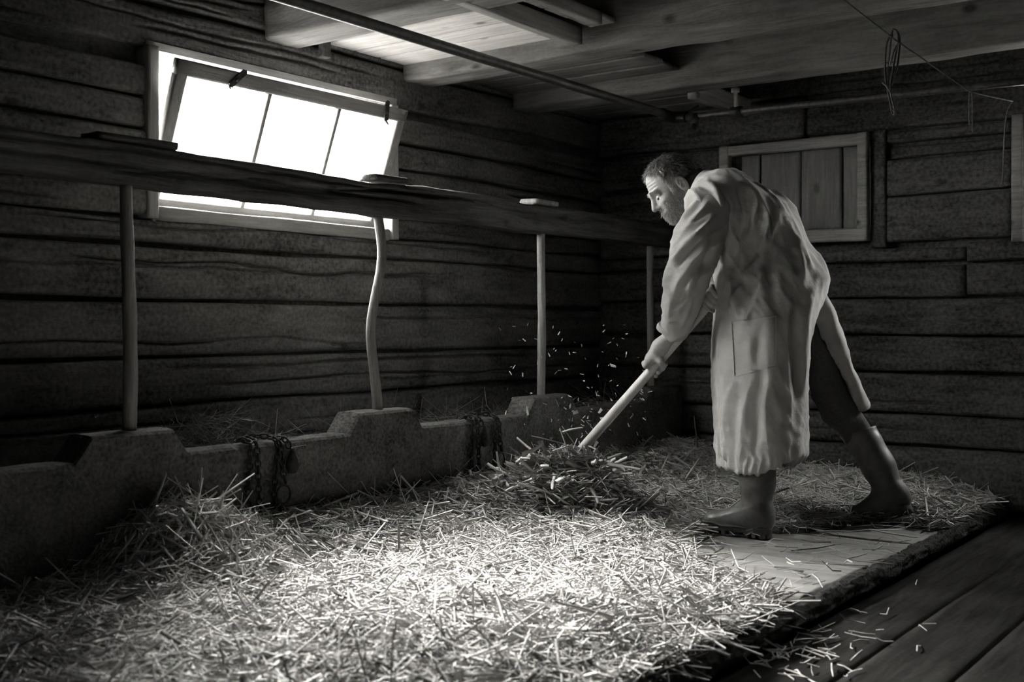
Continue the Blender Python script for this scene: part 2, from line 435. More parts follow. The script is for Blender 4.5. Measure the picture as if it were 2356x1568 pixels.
for i, (x0, x1, z0, z1) in enumerate([(WX, -2.8483, 1.246, 1.4417), (WX, -2.8483, 1.4417, 1.6419), (WX, -2.8483, 1.6419, 1.8466), (WX, -2.366, 1.8466, 2.0696), (-2.3605, -1.21, 1.8466, 2.0514), (WX, -1.21, 2.0696, 2.2789), (-1.9247, -1.3286, 1.2688, 1.5099), (-1.9247, -1.3286, 1.5127, 1.6919), (-1.9247, -1.3286, 1.6947, 1.7693), (-1.9247, -1.3286, 1.772, 1.8439), (-1.2649, -1.21, 1.2733, 1.8421)]):
    wall_log(wb, 'x', x0, x1, z0, z1, BY+.01*(i % 3), 'log_wood_x', 120+i, ncr=2)
o = obj('board', timber((-1.9702, BY+.02, 1.2506), (-1.9702, BY+.02, 1.8466), .078, .055, up=(0, -1, 0), nl=20, nr=24, rad=.006, amp=.003, seed=3), 'log_wood_x', wb, True)
o = obj('board', timber((-1.2968, BY+.0, 1.2506), (-1.2968, BY+.0, 1.8512), .055, .065, up=(0, -1, 0), nl=20, nr=24, rad=.006, amp=.003, seed=4), 'shutter_frame', wb, True)
# right and front wall: plain board walls outside the frame
wr = obj('wall_right', box(RX, RX+.2, FY-.3, BY+.3, -.5, CZ+.12), 'log_wood_y'); tag(wr, 'dark board wall', 'wall', kind='structure')
wf = obj('wall_front', box(WX-.26, RX+.26, FY-.2, FY, -.5, CZ+.12), 'log_wood_x'); tag(wf, 'dark board wall', 'wall', kind='structure')

# ceiling: upper boards over everything, low panels of pale boards in two bays
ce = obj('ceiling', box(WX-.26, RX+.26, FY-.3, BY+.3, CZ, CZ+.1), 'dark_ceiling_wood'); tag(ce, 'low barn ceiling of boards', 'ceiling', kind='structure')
def panel(y0, y1, x0, x1, z, n, mat, seed):
    r = random.Random(seed); wds = [r.uniform(.8, 1.2) for _ in range(n)]; s = sum(wds); y = y0
    for k in range(n):
        d = (y1-y0)*wds[k]/s
        obj('plank', timber((x0, y+d/2, z+.011+r.uniform(-.002, .002)), (x1, y+d/2, z+.011+r.uniform(-.002, .002)), d-.003, .022, nl=14, nr=20, rad=.003, amp=.001, wav=.0, seed=seed+k), mat, ce, True); y += d
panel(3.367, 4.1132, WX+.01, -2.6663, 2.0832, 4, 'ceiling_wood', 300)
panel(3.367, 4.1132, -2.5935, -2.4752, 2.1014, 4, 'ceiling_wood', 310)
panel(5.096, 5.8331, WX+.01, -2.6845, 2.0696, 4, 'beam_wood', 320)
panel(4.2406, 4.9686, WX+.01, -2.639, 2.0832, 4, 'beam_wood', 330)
for x0, x1, y0, y1, z0, z1 in ((-2.6799, -2.6162, 2.73, 4.0677, 2.0286, 2.1014), (-2.498, -2.457, 2.73, 3.9676, 2.065, 2.1196), (-2.689, -2.6254, 5.1506, 5.7603, 1.9786, 2.0696)):
    obj('batten', timber(((x0+x1)/2, y0, (z0+z1)/2), ((x0+x1)/2, y1, (z0+z1)/2), x1-x0, z1-z0, nl=30, nr=24, rad=.004, amp=.002, wav=.003, seed=5), 'batten_wood', ce, True)
lab = ['hewn ceiling beam nearest the window, its underside lit', 'hewn ceiling beam running from the pale ceiling boards to the upper right', 'low hewn ceiling beam closest to the back wall', 'dark ceiling beam above the shadowed end']
for k, (y0, wd, z0, z1) in enumerate([(3.2305, 0.2002, 2.0314, 2.2789), (4.095, 0.182, 2.0059, 2.2789), (4.9595, 0.182, 2.0013, 2.2789), (2.3205, 0.182, 2.0241, 2.2789)]):
    b = obj('ceiling_beam', timber((WX+.005, y0+wd/2, (z0+z1)/2), (RX-.01, y0+wd/2, (z0+z1)/2), z1-z0, wd, up=(0, 1, 0), nl=150, nr=56, rad=.014, amp=.006, wav=.008, seed=200+k, side=-1), 'beam_wood', None, True)
    tag(b, lab[k], 'beam', 'ceiling beams', 'structure')
o = obj('wall_peg', box(-3.6127, -3.5763, 3.5126, 3.5581, 2.0059, 2.0787, .004), 'rail_wood', ce)   # stub under the pale boards
o.name = 'peg'

# lower floor planks and raised platform boards
fl = obj('floor', box(-1.6, RX, FY, BY+.1, FZ-.2, FZ-.05), 'plank_floor'); tag(fl, 'dark lower floor of long planks', 'floor', kind='structure')
x = -1.318
k = 0
while x < RX:
    d = .245
    if k == 0: d = 1.318-1.072
    obj('plank', timber((x+d/2, -.6, FZ-.024), (x+d/2, BY+.05, FZ-.024), d-.004, .05, nl=90, nr=26, rad=.006, amp=.003, wav=0, seed=400+k, freq=2), 'plank_floor', fl, True)
    x += d; k += 1
pf = obj('floor_platform', box(WX, -1.40, FY, BY+.1, -.3, -.06), 'platform_edge'); tag(pf, 'raised stall platform of wide boards covered in straw', 'floor', kind='structure')
ys = [-.4, .15, .7, 1.25, 1.8, 2.35, 2.9, 3.45, 4.0, 4.55, 5.1, 5.85]
for k in range(len(ys)-1):
    y0, y1 = ys[k], ys[k+1]
    V, F = timber((WX+.3, (y0+y1)/2, -.03), (-1.398, (y0+y1)/2, -.03), y1-y0-.006, .06, nl=130, nr=90, rad=.012, amp=.004, wav=0, seed=430+k, freq=2.4)
    obj('plank', (V, F), 'platform_wood', pf, True)
V, F = timber((-1.37, -.5, -.03), (-1.37, BY+.02, -.03), .056, .062, nl=700, nr=36, rad=.018, amp=.007, wav=.006, seed=470, freq=16)
obj('edge_board', (V, F), 'platform_edge', pf, True)

# ================================================================== WINDOW
win = thing('window_1', (WX, (WY0+WY1)/2, WZ0), 'bright barn window, its three-pane sash tipped open into the room', 'window', kind='structure')
t = .05
obj('casing', timber((WX-.02, WY0+.0, WZ0-.006), (WX-.02, WY0+.0, WZ1+.01), .05, .07, up=(1, 0, 0), nl=30, nr=24, rad=.004, amp=.002, seed=1), 'frame_wood_z', win, True)
obj('casing', timber((WX-.02, WY1-.01, WZ0-.006), (WX-.02, WY1-.01, WZ1-.004), .05, .07, up=(1, 0, 0), nl=30, nr=24, rad=.004, amp=.002, seed=2), 'frame_wood_z', win, True)
obj('sill', timber((WX-.045, WY0+.03, WZ0+.015), (WX-.045, WY1-.04, WZ0+.015), .10, .055, nl=40, nr=24, rad=.006, amp=.003, seed=3), 'frame_wood_y', win, True)
obj('jamb', box(WX-.15, WX-.04, WY0-.02, WY0+.02, WZ0, WZ1+.02), 'frame_wood_z', win)
obj('jamb', box(WX-.15, WX-.04, WY1-.02, WY1+.02, WZ0, WZ1+.02), 'frame_wood_z', win)
obj('lintel', box(WX-.15, WX-.005, WY0-.02, WY1+.02, WZ1+.0, WZ1+.03), 'frame_wood_y', win)
obj('jamb', box(WX-.15, WX-.05, WY0-.02, WY1+.02, WZ0-.03, WZ0+.0), 'frame_wood_y', win)
# tipped sash: bottom edge deep in the opening, top leaning into the room
S0 = np.array([WX-.115, 0, WZ0+.032]); S1 = np.array([WX+.095, 0, WZ1-.041]); sv = S1-S0; SH = np.linalg.norm(sv); sv /= SH; sn = np.array([sv[2], 0, -sv[0]])
sy0, sy1 = WY0+.045, WY1-.03
def sp(y, s, n=0): return np.array([S0[0], y, S0[2]])+sv*s+sn*n
def sbar(name, y0, s0, y1, s1, w, d, mat, up, parent, seed, bev=.003):
    return obj(name, timber(sp(y0, s0), sp(y1, s1), w, d, up=up, nl=16, nr=20, rad=bev, amp=.0012, wav=0, seed=seed), mat, parent, True)
sash = sbar('sash', sy0, SH-.028, sy1, SH-.028, .056, .036, 'frame_wood_y', sn, win, 11)      # top rail
sbar('bottom_rail', sy0, .028, sy1, .028, .056, .036, 'frame_wood_y', sn, sash, 12)
sbar('stile', sy0+.026, 0.0, sy0+.026, SH, .052, .036, 'frame_wood_z', sn, sash, 13)
sbar('stile', sy1-.026, 0.0, sy1-.026, SH, .052, .036, 'frame_wood_z', sn, sash, 14)
wy = sy1-sy0
mys = [sy0+wy*.365, sy0+wy*.675]
for y in mys: sbar('glazing_bar', y, .05, y, SH-.05, .020, .026, 'frame_wood_z', sn, sash, 15)
ed = [sy0+.05]+mys+[sy1-.05]
for k in range(3):
    a, b = ed[k], ed[k+1]
    V = np.array([sp(a, .05, -.003), sp(b, .05, -.003), sp(b, SH-.05, -.003), sp(a, SH-.05, -.003), sp(a, .05, .001), sp(b, .05, .001), sp(b, SH-.05, .001), sp(a, SH-.05, .001)])
    obj('pane', (V, [(0, 3, 2, 1), (4, 5, 6, 7), (0, 1, 5, 4), (1, 2, 6, 5), (2, 3, 7, 6), (3, 0, 4, 7)]), 'pane_glass', sash)
def latch(y, rot):
    c = sp(y, SH-.028, .024); a = np.array([0, math.cos(rot), 0])+sv*math.sin(rot); b = np.cross(sn, a)
    V = []
    for n in (0, .006):
        for (p, q) in [(-.035, -.012), (.05, -.012), (.058, .0), (.05, .012), (-.035, .012)]: V.append(c+a*p+b*q+sn*n)
    F = [(4, 3, 2, 1, 0), (5, 6, 7, 8, 9)]+[(i, (i+1) % 5, (i+1) % 5+5, i+5) for i in range(5)]
    hook = tube(spline([c-a*.03, c-a*.04+sn*.004, c-a*.05+sn*.02], 6), [.006, .006, .006, .005, .004, .002], 6)
    scr = lathe((0, 0, 0), [(.007, 0), (.007, .004), (.004, .006)], 8)
    B = np.stack([a, b, sn], 1); scr = (scr[0]@B.T+c+sn*.006, scr[1])
    l = obj('latch', join((np.array(V), F), hook), 'iron', sash); obj('screw', scr, 'pipe_metal', sash); return l
latch(sy0+wy*.21, math.radians(50)); latch(sy1-wy*.115, math.radians(105))

# small unseen window, added out of frame to rim-light the man's back
w2 = thing('rim_light_window', (B2[0], BY, B2[2]), 'small unseen window added in the back wall for rim light', 'window', kind='structure')
for (x0, x1, z0, z1) in [(B2[0]-.03, B2[0]+.02, B2[2]-.03, B2[3]+.03), (B2[1]-.02, B2[1]+.03, B2[2]-.03, B2[3]+.03), (B2[0], B2[1], B2[2]-.03, B2[2]+.02), (B2[0], B2[1], B2[3]-.02, B2[3]+.03)]:
    obj('window_frame', box(x0, x1, BY-.005, BY+.135, z0, z1), 'frame_wood_z', w2)
obj('pane', box(B2[0]+.02, B2[1]-.02, BY+.10, BY+.104, B2[2]+.03, B2[3]-.03), 'pane_glass', w2)

# shuttered hatch in the back wall
HX0, HX1, HZ0, HZ1 = -2.8392, -2.0111, 1.287, 1.8375
ht = thing('shutter_hatch', ((HX0+HX1)/2, BY, HZ0), 'closed board shutter in a worn pale wooden frame on back wall', 'shutter')
fw = .057
obj('frame_rail', timber((HX0, BY-.02, HZ1-fw/2), (HX1, BY-.02, HZ1-fw/2), .05, fw, nl=40, nr=28, rad=.006, amp=.003, wav=.003, seed=21), 'shutter_frame', ht, True)
obj('frame_rail', timber((HX0, BY-.02, HZ0+.034), (HX1, BY-.02, HZ0+.034), .05, .068, nl=40, nr=28, rad=.006, amp=.003, wav=.003, seed=22), 'shutter_frame', ht, True)
obj('frame_stile', timber((HX0+fw/2, BY-.022, HZ0), (HX0+fw/2, BY-.022, HZ1), fw, .05, up=(0, -1, 0), nl=30, nr=28, rad=.006, amp=.003, seed=23), 'shutter_frame', ht, True)
obj('frame_stile', timber((HX1-fw/2, BY-.022, HZ0), (HX1-fw/2, BY-.022, HZ1), fw, .05, up=(0, -1, 0), nl=30, nr=28, rad=.006, amp=.003, seed=24), 'shutter_frame', ht, True)
bx = [HX0+fw+.045, HX0+.214, HX0+.446, HX0+.675, HX1-fw]
for k in range(4):
    obj('board', timber(((bx[k]+bx[k+1])/2, BY+.03+.006*(k % 2), HZ0+.06), ((bx[k]+bx[k+1])/2, BY+.03+.006*(k % 2), HZ1-fw), bx[k+1]-bx[k]-.005, .022, up=(0, -1, 0), nl=16, nr=22, rad=.003, amp=.0015, wav=0, seed=30+k), 'shutter_wood', ht, True)
obj('recess', box(HX0+fw, HX1-fw, BY+.05, BY+.068, HZ0+.05, HZ1-.05), 'rail_wood', ht)

# ================================================================== MANGER, RAIL, POSTS
MX = -3.0758; MT = .137
PY = [2.2113, 3.3761, 4.5364, 5.6238]
ML, MH = 0.4407, 0.518
prof = [(.2, ML)]
for c in PY:
    prof += [(c-.214, ML), (c-.155, MH), (c+.150, MH), (c+.205, ML)]
prof = [p for p in prof if p[0] <= BY-.03]+[(BY-.03, MH)]
def manger():
    # outline resampled, front and back face as strips with eased top edges
    Y = []; Z = []
    for (a, za), (b, zb_) in zip(prof[:-1], prof[1:]):
        n = max(2, int(math.hypot(b-a, zb_-za)/.03))
        for q in range(n): Y.append(a+(b-a)*q/n); Z.append(za+(zb_-za)*q/n)
    Y.append(prof[-1][0]); Z.append(prof[-1][1]); Y = np.array(Y); Z = np.array(Z)
    sec = [(0, None, -.05)]                                   # (x offset from the front, fraction of height)
    ring = [(0.0, 0.0)]+[(0.0, f) for f in np.linspace(.08, .93, 10)]+[(.004, 'e1'), (.014, 'e2'), (.04, 'e3'), (MT/2, 'e3'), (MT-.04, 'e3'), (MT-.014, 'e2'), (MT-.004, 'e1')]+[(MT, f) for f in (.9, .5, 0.0)]
    V = []
    for y, z in zip(Y, Z):
        for ox, f in ring:
            if f == 'e1': zz = z-.012
            elif f == 'e2': zz = z-.003
            elif f == 'e3': zz = z
            else: zz = -.04+f*(z+.04)-.0
            V.append((MX-ox, y, zz))
    V = np.array(V); n = len(ring)
    V[:, 0] += .004*fbm(V*6, 3, 4); V[:, 2] += .0022*fbm(V*8, 5, 3)*(V[:, 2] > .2); V[:, 1] += .003*fbm(V*7, 8, 2)*(V[:, 2] > .2)
    F = []
    for k in range(len(Y)-1):
        for j in range(n-1): F.append((k*n+j, (k+1)*n+j, (k+1)*n+j+1, k*n+j+1))
    F.append(tuple(range(n))); F.append(tuple((len(Y)-1)*n+j for j in range(n-1, -1, -1)))
    return V, F
mg = thing('manger', (MX-.3, 3.7, 0), 'long concrete feed trough with raised blocks along the log wall', 'trough')
fwo = obj('front_wall', manger(), 'concrete', mg, True); fwo.data.set_sharp_from_angle(angle=math.radians(22))
obj('trough_floor', box(WX+.02, MX-MT+.02, .2, BY-.03, -.04, .27), 'concrete', mg)
# rail timber over the trough
RZ0, RZ1 = 1.2888, 1.4189
V, F = timber((MX-.07, .6, (RZ0+RZ1)/2), (MX-.07, BY-.02, (RZ0+RZ1)/2), .128, RZ1-RZ0, nl=260, nr=60, rad=.03, amp=.008, wav=.014, seed=51, cracks=crk(5, 4))
rl = obj('manger_rail', (V, F), 'rail_wood', None, True, base=(MX-.07, 3.4, RZ0)); tag(rl, 'long dark hewn rail running in front of the window above trough', 'rail')
plab = ['straight round wooden post under the rail at the shadowed window end', 'crooked pale wooden post under the rail at the window edge', 'thin pale wooden post rising from the trough block behind flying chaff', 'faint wooden post under the rail in the dark corner']
for k, y in enumerate(PY):
    dy = [.022, .018, 0, -.03][k]
    z = np.linspace(MH-.008, RZ0+.012, 40); PH = RZ0-MH+.02; pts = np.stack([np.full(40, MX-.075), np.full(40, y+dy), z], 1)
    if k == 1:   # S-bend
        zz = (RZ0+.012-z)/PH
        off = np.interp(zz, [0, .12, .24, .44, .60, .75, .9, 1], [-.004, .012, .018, -.014, -.032, -.018, -.006, 0])
        off = np.convolve(np.pad(off, 3, mode='edge'), np.ones(7)/7, 'valid')
        pts[:, 1] += off*1.15; pts[:, 0] += off*.4
    elif k == 0: pts[:, 1] += .008*np.sin((z-.4)*5)
    else: pts[:, 1] += .004*np.sin(z*7+k)
    r0 = [.0205, .0178, .0187, .018][k]
    r = r0*(1+.08*vnoise(np.stack([z*9, z*0, z*0+k], 1)))*(1+.12*(1-(z-MH)/PH))
    p = obj('rail_post', tube(pts, r, 14), 'post_wood', None, True, base=(MX-.075, y+dy, MH)); tag(p, plab[k], 'post', 'posts between trough and rail')
wlab = ['dark wood block lying on the rail at the window\'s shadowed corner', 'dark wood block on the rail beside the lower window corner', 'small pale wood block on top of the rail near the dark corner']
for k, (y0, y1, hh) in enumerate([(2.093, 2.3842, 0.02548), (3.3306, 3.5126, 0.02366), (4.4226, 4.6046, 0.02184)]):
    b = obj('wood_block', timber((MX-.07, y0, RZ1+hh/2+.004), (MX-.07, y1, RZ1+hh/2+.004), .10, hh, nl=12, nr=20, rad=.003, amp=.003, seed=70+k), 'rail_wood' if k < 2 else 'post_wood', None, True, base=(MX-.07, y0, RZ1))
    tag(b, wlab[k], 'block')

# ================================================================== PIPE
pp = thing('water_pipe', (-2.8028, 5.187, 1.8967), 'iron water pipe hung under the ceiling beams', 'pipe')
obj('pipe_run', tube([(-2.8028, y, 1.9131) for y in np.linspace(0.2, 5.1324, 30)], .0205, 14), 'pipe_metal', pp, True)
obj('elbow', tube(spline([(-2.8028, 5.096, 1.9112), (-2.8028, 5.1597, 1.9076), (-2.7846, 5.1961, 1.904), (-2.7209, 5.2007, 1.9021)], 14), .029, 14), 'iron', pp, True)
obj('pipe_run', tube([(x, 5.2007, 1.9003-.012*(x+2.73)) for x in np.linspace(-2.73, -1.1, 16)], .0165, 12), 'pipe_metal', pp, True)
obj('collar', tube([(-2.4752, 5.2007, 1.8967), (-2.4206, 5.2007, 1.8967)], .027, 12), 'iron', pp, True)
obj('valve', join(tube([(-2.6663, 5.2007, 1.9058), (-2.6663, 5.1779, 1.8557)], .02, 10), tube([(-2.6663, 5.1779, 1.8557), (-2.6663, 5.1688, 1.8284)], .012, 8), tube([(-2.7027, 5.187, 1.924), (-2.639, 5.1688, 1.9422)], .006, 6)), 'iron', pp, True)
hg = obj('hanger', tube([(-2.4479, 5.187, 2.015), (-2.4479, 5.1979, 1.8967)], .011, 10), 'post_wood', pp, True)
obj('hanger_cap', tube([(-2.4479, 5.187, 2.0104), (-2.4479, 5.1879, 1.9904)], .02, 10), 'post_wood', hg, True)

# ================================================================== STRINGS
wire = [PX(1925, -12, 4.004), PX(2060, 92, 4.2588), PX(2232, 211, 4.5682), PX(2330, 233, 4.7775)]
a = spline(wire[:2], 8); b_ = spline(wire[1:3], 8); c_ = spline(wire[2:], 8)
s = thing('hanging_twine', tuple(PX(2232, 211, 4.5682)), 'taut pale twine strung from the ceiling to the upper right corner', 'twine')
obj('line', tube(np.vstack([a, b_[1:], c_[1:]]), .0028, 6), 'twine', s, True)
obj('loose_end', tube(spline([PX(2330, 233, 4.7775), PX(2316, 262, 4.7775), PX(2310, 330, 4.7775), PX(2308, 400, 4.7775), PX(2304, 428, 4.7775)], 20), [.003]*15+[.004, .005, .006, .008, .009], 6), 'twine', s, True)
obj('loose_end', tube(spline([PX(2236, 212, 4.5682), PX(2237, 250, 4.5682), PX(2237, 304, 4.5682)], 10), .0025, 6), 'twine', s, True)
obj('loose_end', tube(spline([PX(2230, 213, 4.5682), PX(2229, 250, 4.5682), PX(2230, 288, 4.5682)], 10), .002, 6), 'twine', s, True)
cb = thing('cable_bundle', tuple(PX(2055, 92, 4.2406)), 'looped bundle of thin dark cable hanging from the twine', 'cable')
for k in range(4):
    q = random.Random(k); dx = q.uniform(-6, 6)
    obj('cable_loop', tube(spline([PX(2054, 70+4*k, 4.2406), PX(2044+dx, 100, 4.2406+.01*k), PX(2040+dx, 160, 4.2497), PX(2042+dx*.4, 200, 4.2406), PX(2050, 250-6*k, 4.2497), PX(2056, 264-9*k, 4.2406), PX(2058, 250, 4.2315), PX(2049, 205, 4.2224), PX(2060+dx, 150, 4.2315), PX(2068+dx*.5, 95, 4.2315), PX(2064, 72, 4.2406), PX(2054, 66, 4.2406)], 50), .0026, 6), 'cable', cb, True)
obj('tie', tube(spline([PX(2066, 98, 4.2224), PX(2058, 112, 4.2224), PX(2051, 135, 4.2133), PX(2046, 152, 4.2224)], 12), [.008, .008, .007, .006, .006, .005, .005, .005, .004, .004, .003, .002], 8), 'twine', cb, True)
obj('tie', tube(spline([PX(2030, 190, 4.2224), PX(2040, 198, 4.2133), PX(2048, 212, 4.2224)], 8), .004, 6), 'twine', cb, True)

# ================================================================== CHAINS
def link_mesh(c, d, roll, L=.030, W=.019, r=.0035):
    d = np.array(d, float); d /= np.linalg.norm(d); a, b = frame_of(d); s_ = a*math.cos(roll)+b*math.sin(roll)
    P = []
    for q in range(12):
        t_ = 2*math.pi*q/12; P.append(np.array(c)+d*(L/2*math.cos(t_))+s_*(W/2*math.sin(t_)))
    return tube(P, r, 5, closed=True)
def chain(pts, pitch=.022, **k):
    P = spline(pts, 400); s_ = np.r_[0, np.cumsum(np.linalg.norm(np.diff(P, axis=0), axis=1))]; n = int(s_[-1]/pitch); out = []
    for i in range(n):
        t0 = np.array([np.interp((i+.5)*pitch, s_, P[:, q]) for q in range(3)]); t1 = np.array([np.interp((i+.6)*pitch, s_, P[:, q]) for q in range(3)])
        out.append(link_mesh(t0, t1-t0, (i % 2)*math.pi/2+.4, **k))
    return join(*out)
def MYU(u, off=0.0):   # y where column u meets the manger face
    k_ = (u-CX)/FPX; d = FW+RT*k_; D = (MX+off)/d[0]; return d[1]*D
def chainset(u1, u2, label, zl, ring_u, pear_u):
    fx = MX+.016; tz = ML+.012; q0 = ML-.40
    y1, y2, yp = MYU(u1), MYU(u2), MYU(pear_u)
    t_ = thing('tether_chain', (fx, y1, .4), label, 'chain', 'tether chains on the trough')
    obj('chain_length', chain([(MX-.05, y1-.01, tz), (MX-.01, y1, tz+.002), (fx, y1, .39+q0), (fx+.004, y1-.012, .25+q0), (fx+.004, y1-.02, zl)]), 'iron', t_, True)
    obj('chain_length', chain([(MX-.05, y1+.02, tz), (MX-.01, y1+.02, tz+.004), (fx+.006, y1+.022, .39+q0), (fx+.008, y1+.03, .22+q0), (fx+.012, y1+.035, zl-.02)]), 'iron', t_, True)
    obj('chain_length', chain([(MX-.03, y1, tz+.006), (MX-.06, (y1+y2)/2, tz+.006), (MX-.03, y2, tz+.006), (fx, y2+.01, .39+q0), (fx+.004, y2-.006, .28+q0), (fx+.004, y2-.012, zl+.07)]), 'iron', t_, True)
    obj('chain_length', chain([(MX-.01, y2+.01, tz+.004), (fx+.004, y2+.018, .385+q0), (fx+.006, y2+.03, .29+q0), (fx+.006, y2+.045, .245+q0)]), 'iron', t_, True)
    rc = np.array([fx+.006, y2+.03, .215+q0])
    obj('ring', tube([rc+np.array([0, .032*math.cos(q), .034*math.sin(q)]) for q in np.linspace(0, 2*math.pi, 16, endpoint=False)], .0045, 6, closed=True), 'iron', t_, True)
    rc2 = np.array([fx+.006, y2-.01, .15+q0])
    obj('ring', tube([rc2+np.array([0, .028*math.cos(q), .034*math.sin(q)]) for q in np.linspace(0, 2*math.pi, 16, endpoint=False)], .0045, 6, closed=True), 'iron', t_, True)
    obj('chain_length', chain([(MX-.02, yp-.02, tz+.004), (fx, yp-.006, .40+q0), (fx+.004, yp, .37+q0)]), 'iron', t_, True)
    obj('weight', lathe((fx+.02, yp, .29+q0), [(.004, -.004), (.016, 0), (.023, .016), (.024, .03), (.019, .05), (.011, .068), (.007, .084), (.003, .088)], 12), 'iron', t_, True)
chainset(570, 628, 'dark iron tether chain with ring over trough near the hay tuft', .15, 640, 656)
chainset(1082, 1133, 'dark iron tether chain with forked ring over trough beside the flying straw', .15, 1145, 1100)

# ================================================================== FORK
SH0 = PX(1652, 676, 4.74); SH1 = PX(1306, 1070, 5.14)
sdir = (SH1-SH0)/np.linalg.norm(SH1-SH0)
fk = thing('pitchfork', tuple(SH1+sdir*.3), 'long-handled wooden pitchfork pushed into the straw heap', 'pitchfork')
hp = [SH0-sdir*.12+sdir*q for q in np.linspace(0, np.linalg.norm(SH1-SH0)+.20, 30)]
obj('handle', tube(hp, np.interp(np.arange(30), [0, 3, 24, 29], [.0165, .019, .022, .0235]), 14), 'handle_wood', fk, True)
hd = SH1+sdir*.03
lat = np.cross(sdir, (0, 0, 1)); lat /= np.linalg.norm(lat); nrm = np.cross(lat, sdir)
obj('socket', tube([hd-sdir*.06, hd+sdir*.03, hd+sdir*.07], [.026, .025, .014], 12), 'iron', fk, True)
obj('yoke', tube(spline([hd+sdir*.12-lat*.10, hd+sdir*.075-lat*.06, hd+sdir*.06, hd+sdir*.075+lat*.06, hd+sdir*.12+lat*.10], 24), .007, 8), 'iron', fk, True)
for q in (-.10, -.034, .034, .10):
    b0 = hd+sdir*(.06+.6*abs(q))+lat*q
    obj('tine', tube(spline([b0, b0+sdir*.055-nrm*.010, b0+sdir*.11-nrm*.008, b0+sdir*.16+nrm*.014], 14), np.linspace(.006, .002, 14), 7), 'iron', fk, True)

# ================================================================== PERSON
def J(u, v, D): return PX(u, v, D).astype(np.float32)
UA = np.array([RT[0], RT[1], 0], np.float32)       # to the right across the view
CA = np.array([FW[0], FW[1], 0], np.float32)       # away
ZA = np.array([0, 0, 1], np.float32)
ph = math.radians(32)
FM = (-math.cos(ph)*UA+math.sin(ph)*CA)            # the way the body faces
LM = (-math.sin(ph)*UA-math.cos(ph)*CA)            # his left, the near side
def mpx(D): return D/FPX

person = thing('person', tuple(J(1760, 1235, 4.66)*np.array([1, 1, 0])), 'bearded man in long work coat and rubber boots bending over a pitchfork', 'person')

# ---- joints (photo column, photo row, depth)
j = dict(neck=J(1618, 445, 4.90), chest=J(1700, 520, 4.86), waist=J(1765, 625, 4.80), pelvis=J(1800, 690, 4.78),
         shL=J(1615, 488, 4.68), elL=J(1580, 640, 4.64), wrL=J(1540, 775, 4.84),
         shR=J(1690, 480, 5.06), elR=J(1668, 620, 5.08), wrR=J(1650, 668, 4.82),
         hipL=J(1782, 712, 4.68), knL=J(1738, 930, 4.62), anL=J(1742, 1150, 4.63),
         hipR=J(1815, 705, 4.92), knR=J(1918, 948, 4.94), anR=J(2052, 1120, 4.95))

# ---- coat
hem_n = np.array([-.30, 0, 0])
def coat_sdf(P):
    f = P@FM; 
    c = j
    mid = lambda a, b, t: a+(b-a)*t
    d = sd_chain(P, [J(1662, 458, 4.76), J(1738, 540, 4.74), J(1796, 640, 4.72)], [.110, .150, .152])
    d = smin(d, sd_chain(P, [J(1690, 462, 4.96), J(1742, 545, 4.92), J(1802, 650, 4.87)], [.10, .140, .145]), .14)
    d = smin(d, sd_chain(P, [J(1628, 470, 4.70), J(1690, 470, 5.02)], [.085, .085]), .06)
    d = smin(d, sd_cone(P, J(1672, 452, 4.86), J(1748, 512, 4.83), .088, .125), .12)
    # belly and the blousing front flap
    d = smin(d, sd_cone(P, J(1690, 600, 4.78), J(1715, 690, 4.76), .085, .07), .06)
    # skirt: stacked ellipses from waist to hem
    z = P[..., 2]
    zt = np.array([.20, .28, .45, .62, .78, .90, 1.05, 1.2], np.float32)
    vv = HZ-(zt-CAMZ)*FPX/4.68
    left = np.interp(vv, [540, 600, 690, 740, 870, 1000, 1085, 1150], [1700, 1668, 1646, 1642, 1641, 1651, 1657, 1660])
    right = np.interp(vv, [540, 640, 690, 770, 870, 980, 1060, 1150], [1845, 1884, 1888, 1858, 1850, 1850, 1848, 1848])
    cu = (left+right)/2; hw = (right-left)/2*4.76/FPX
    cen = np.stack([PX(u, v, 4.76) for u, v in zip(cu, vv)])
    cx = np.interp(z, zt, cen[:, 0]).astype(np.float32); cy = np.interp(z, zt, cen[:, 1]).astype(np.float32); ww = np.interp(z, zt, hw).astype(np.float32)
    dx = P[..., 0]-cx; dy = P[..., 1]-cy
    qa = dx*UA[0]+dy*UA[1]; qc = dx*CA[0]+dy*CA[1]
    rc = np.interp(z, [.85, 1.15], [.275, .20]).astype(np.float32)
    e = np.sqrt((qa/ww)**2+(qc/rc)**2)
    sk = (e-1)*np.minimum(ww, rc)
    sk = smax(sk, z-1.14, .16)
    d = smin(d, sk, .07)
    hem = z-(.262-.55*np.clip((P@FM)-float(J(1783, 1060, 4.68)@FM), -.4, 0)-0*z)     # back hem lifts as he bends
    d = smax(d, -hem, .012)
    # carve the inside of the skirt so the back vent is a dark hollow
    inn = np.maximum(np.maximum((np.sqrt((qa/(ww-.042))**2+(qc/(rc-.042))**2)-1)*.15, z-.93), .0-z)
    d = np.maximum(d, -inn)
    vent = np.maximum(np.maximum(np.abs((P-J(1880, 850, 4.80))@np.asarray(UA, np.float32)-.01)-.055, -((P-J(1880, 850, 4.70))@CA)), z-float(J(1890, 715, 4.8)[2]))
    d = np.maximum(d, -vent)
    # back panel lying along the rear thigh
    pts = [J(1850, 660, 4.86), J(1898, 745, 4.88), J(1945, 855, 4.91), J(1980, 932, 4.93)]
    pan = sd_chain(P, pts, [.080, .044, .034, .031])
    inner = sd_chain(P, [p-UA*.026-ZA*.01 for p in pts], [.060, .034, .026, .022])
    cut = -((P-J(1980, 942, 4.93))@np.asarray(UA*.42-ZA*.9, np.float32))
    pan = np.maximum(pan, -np.maximum(inner, z-.80))
    pan = np.maximum(pan, -cut)
    d = smin(d, pan, .02)
    return d
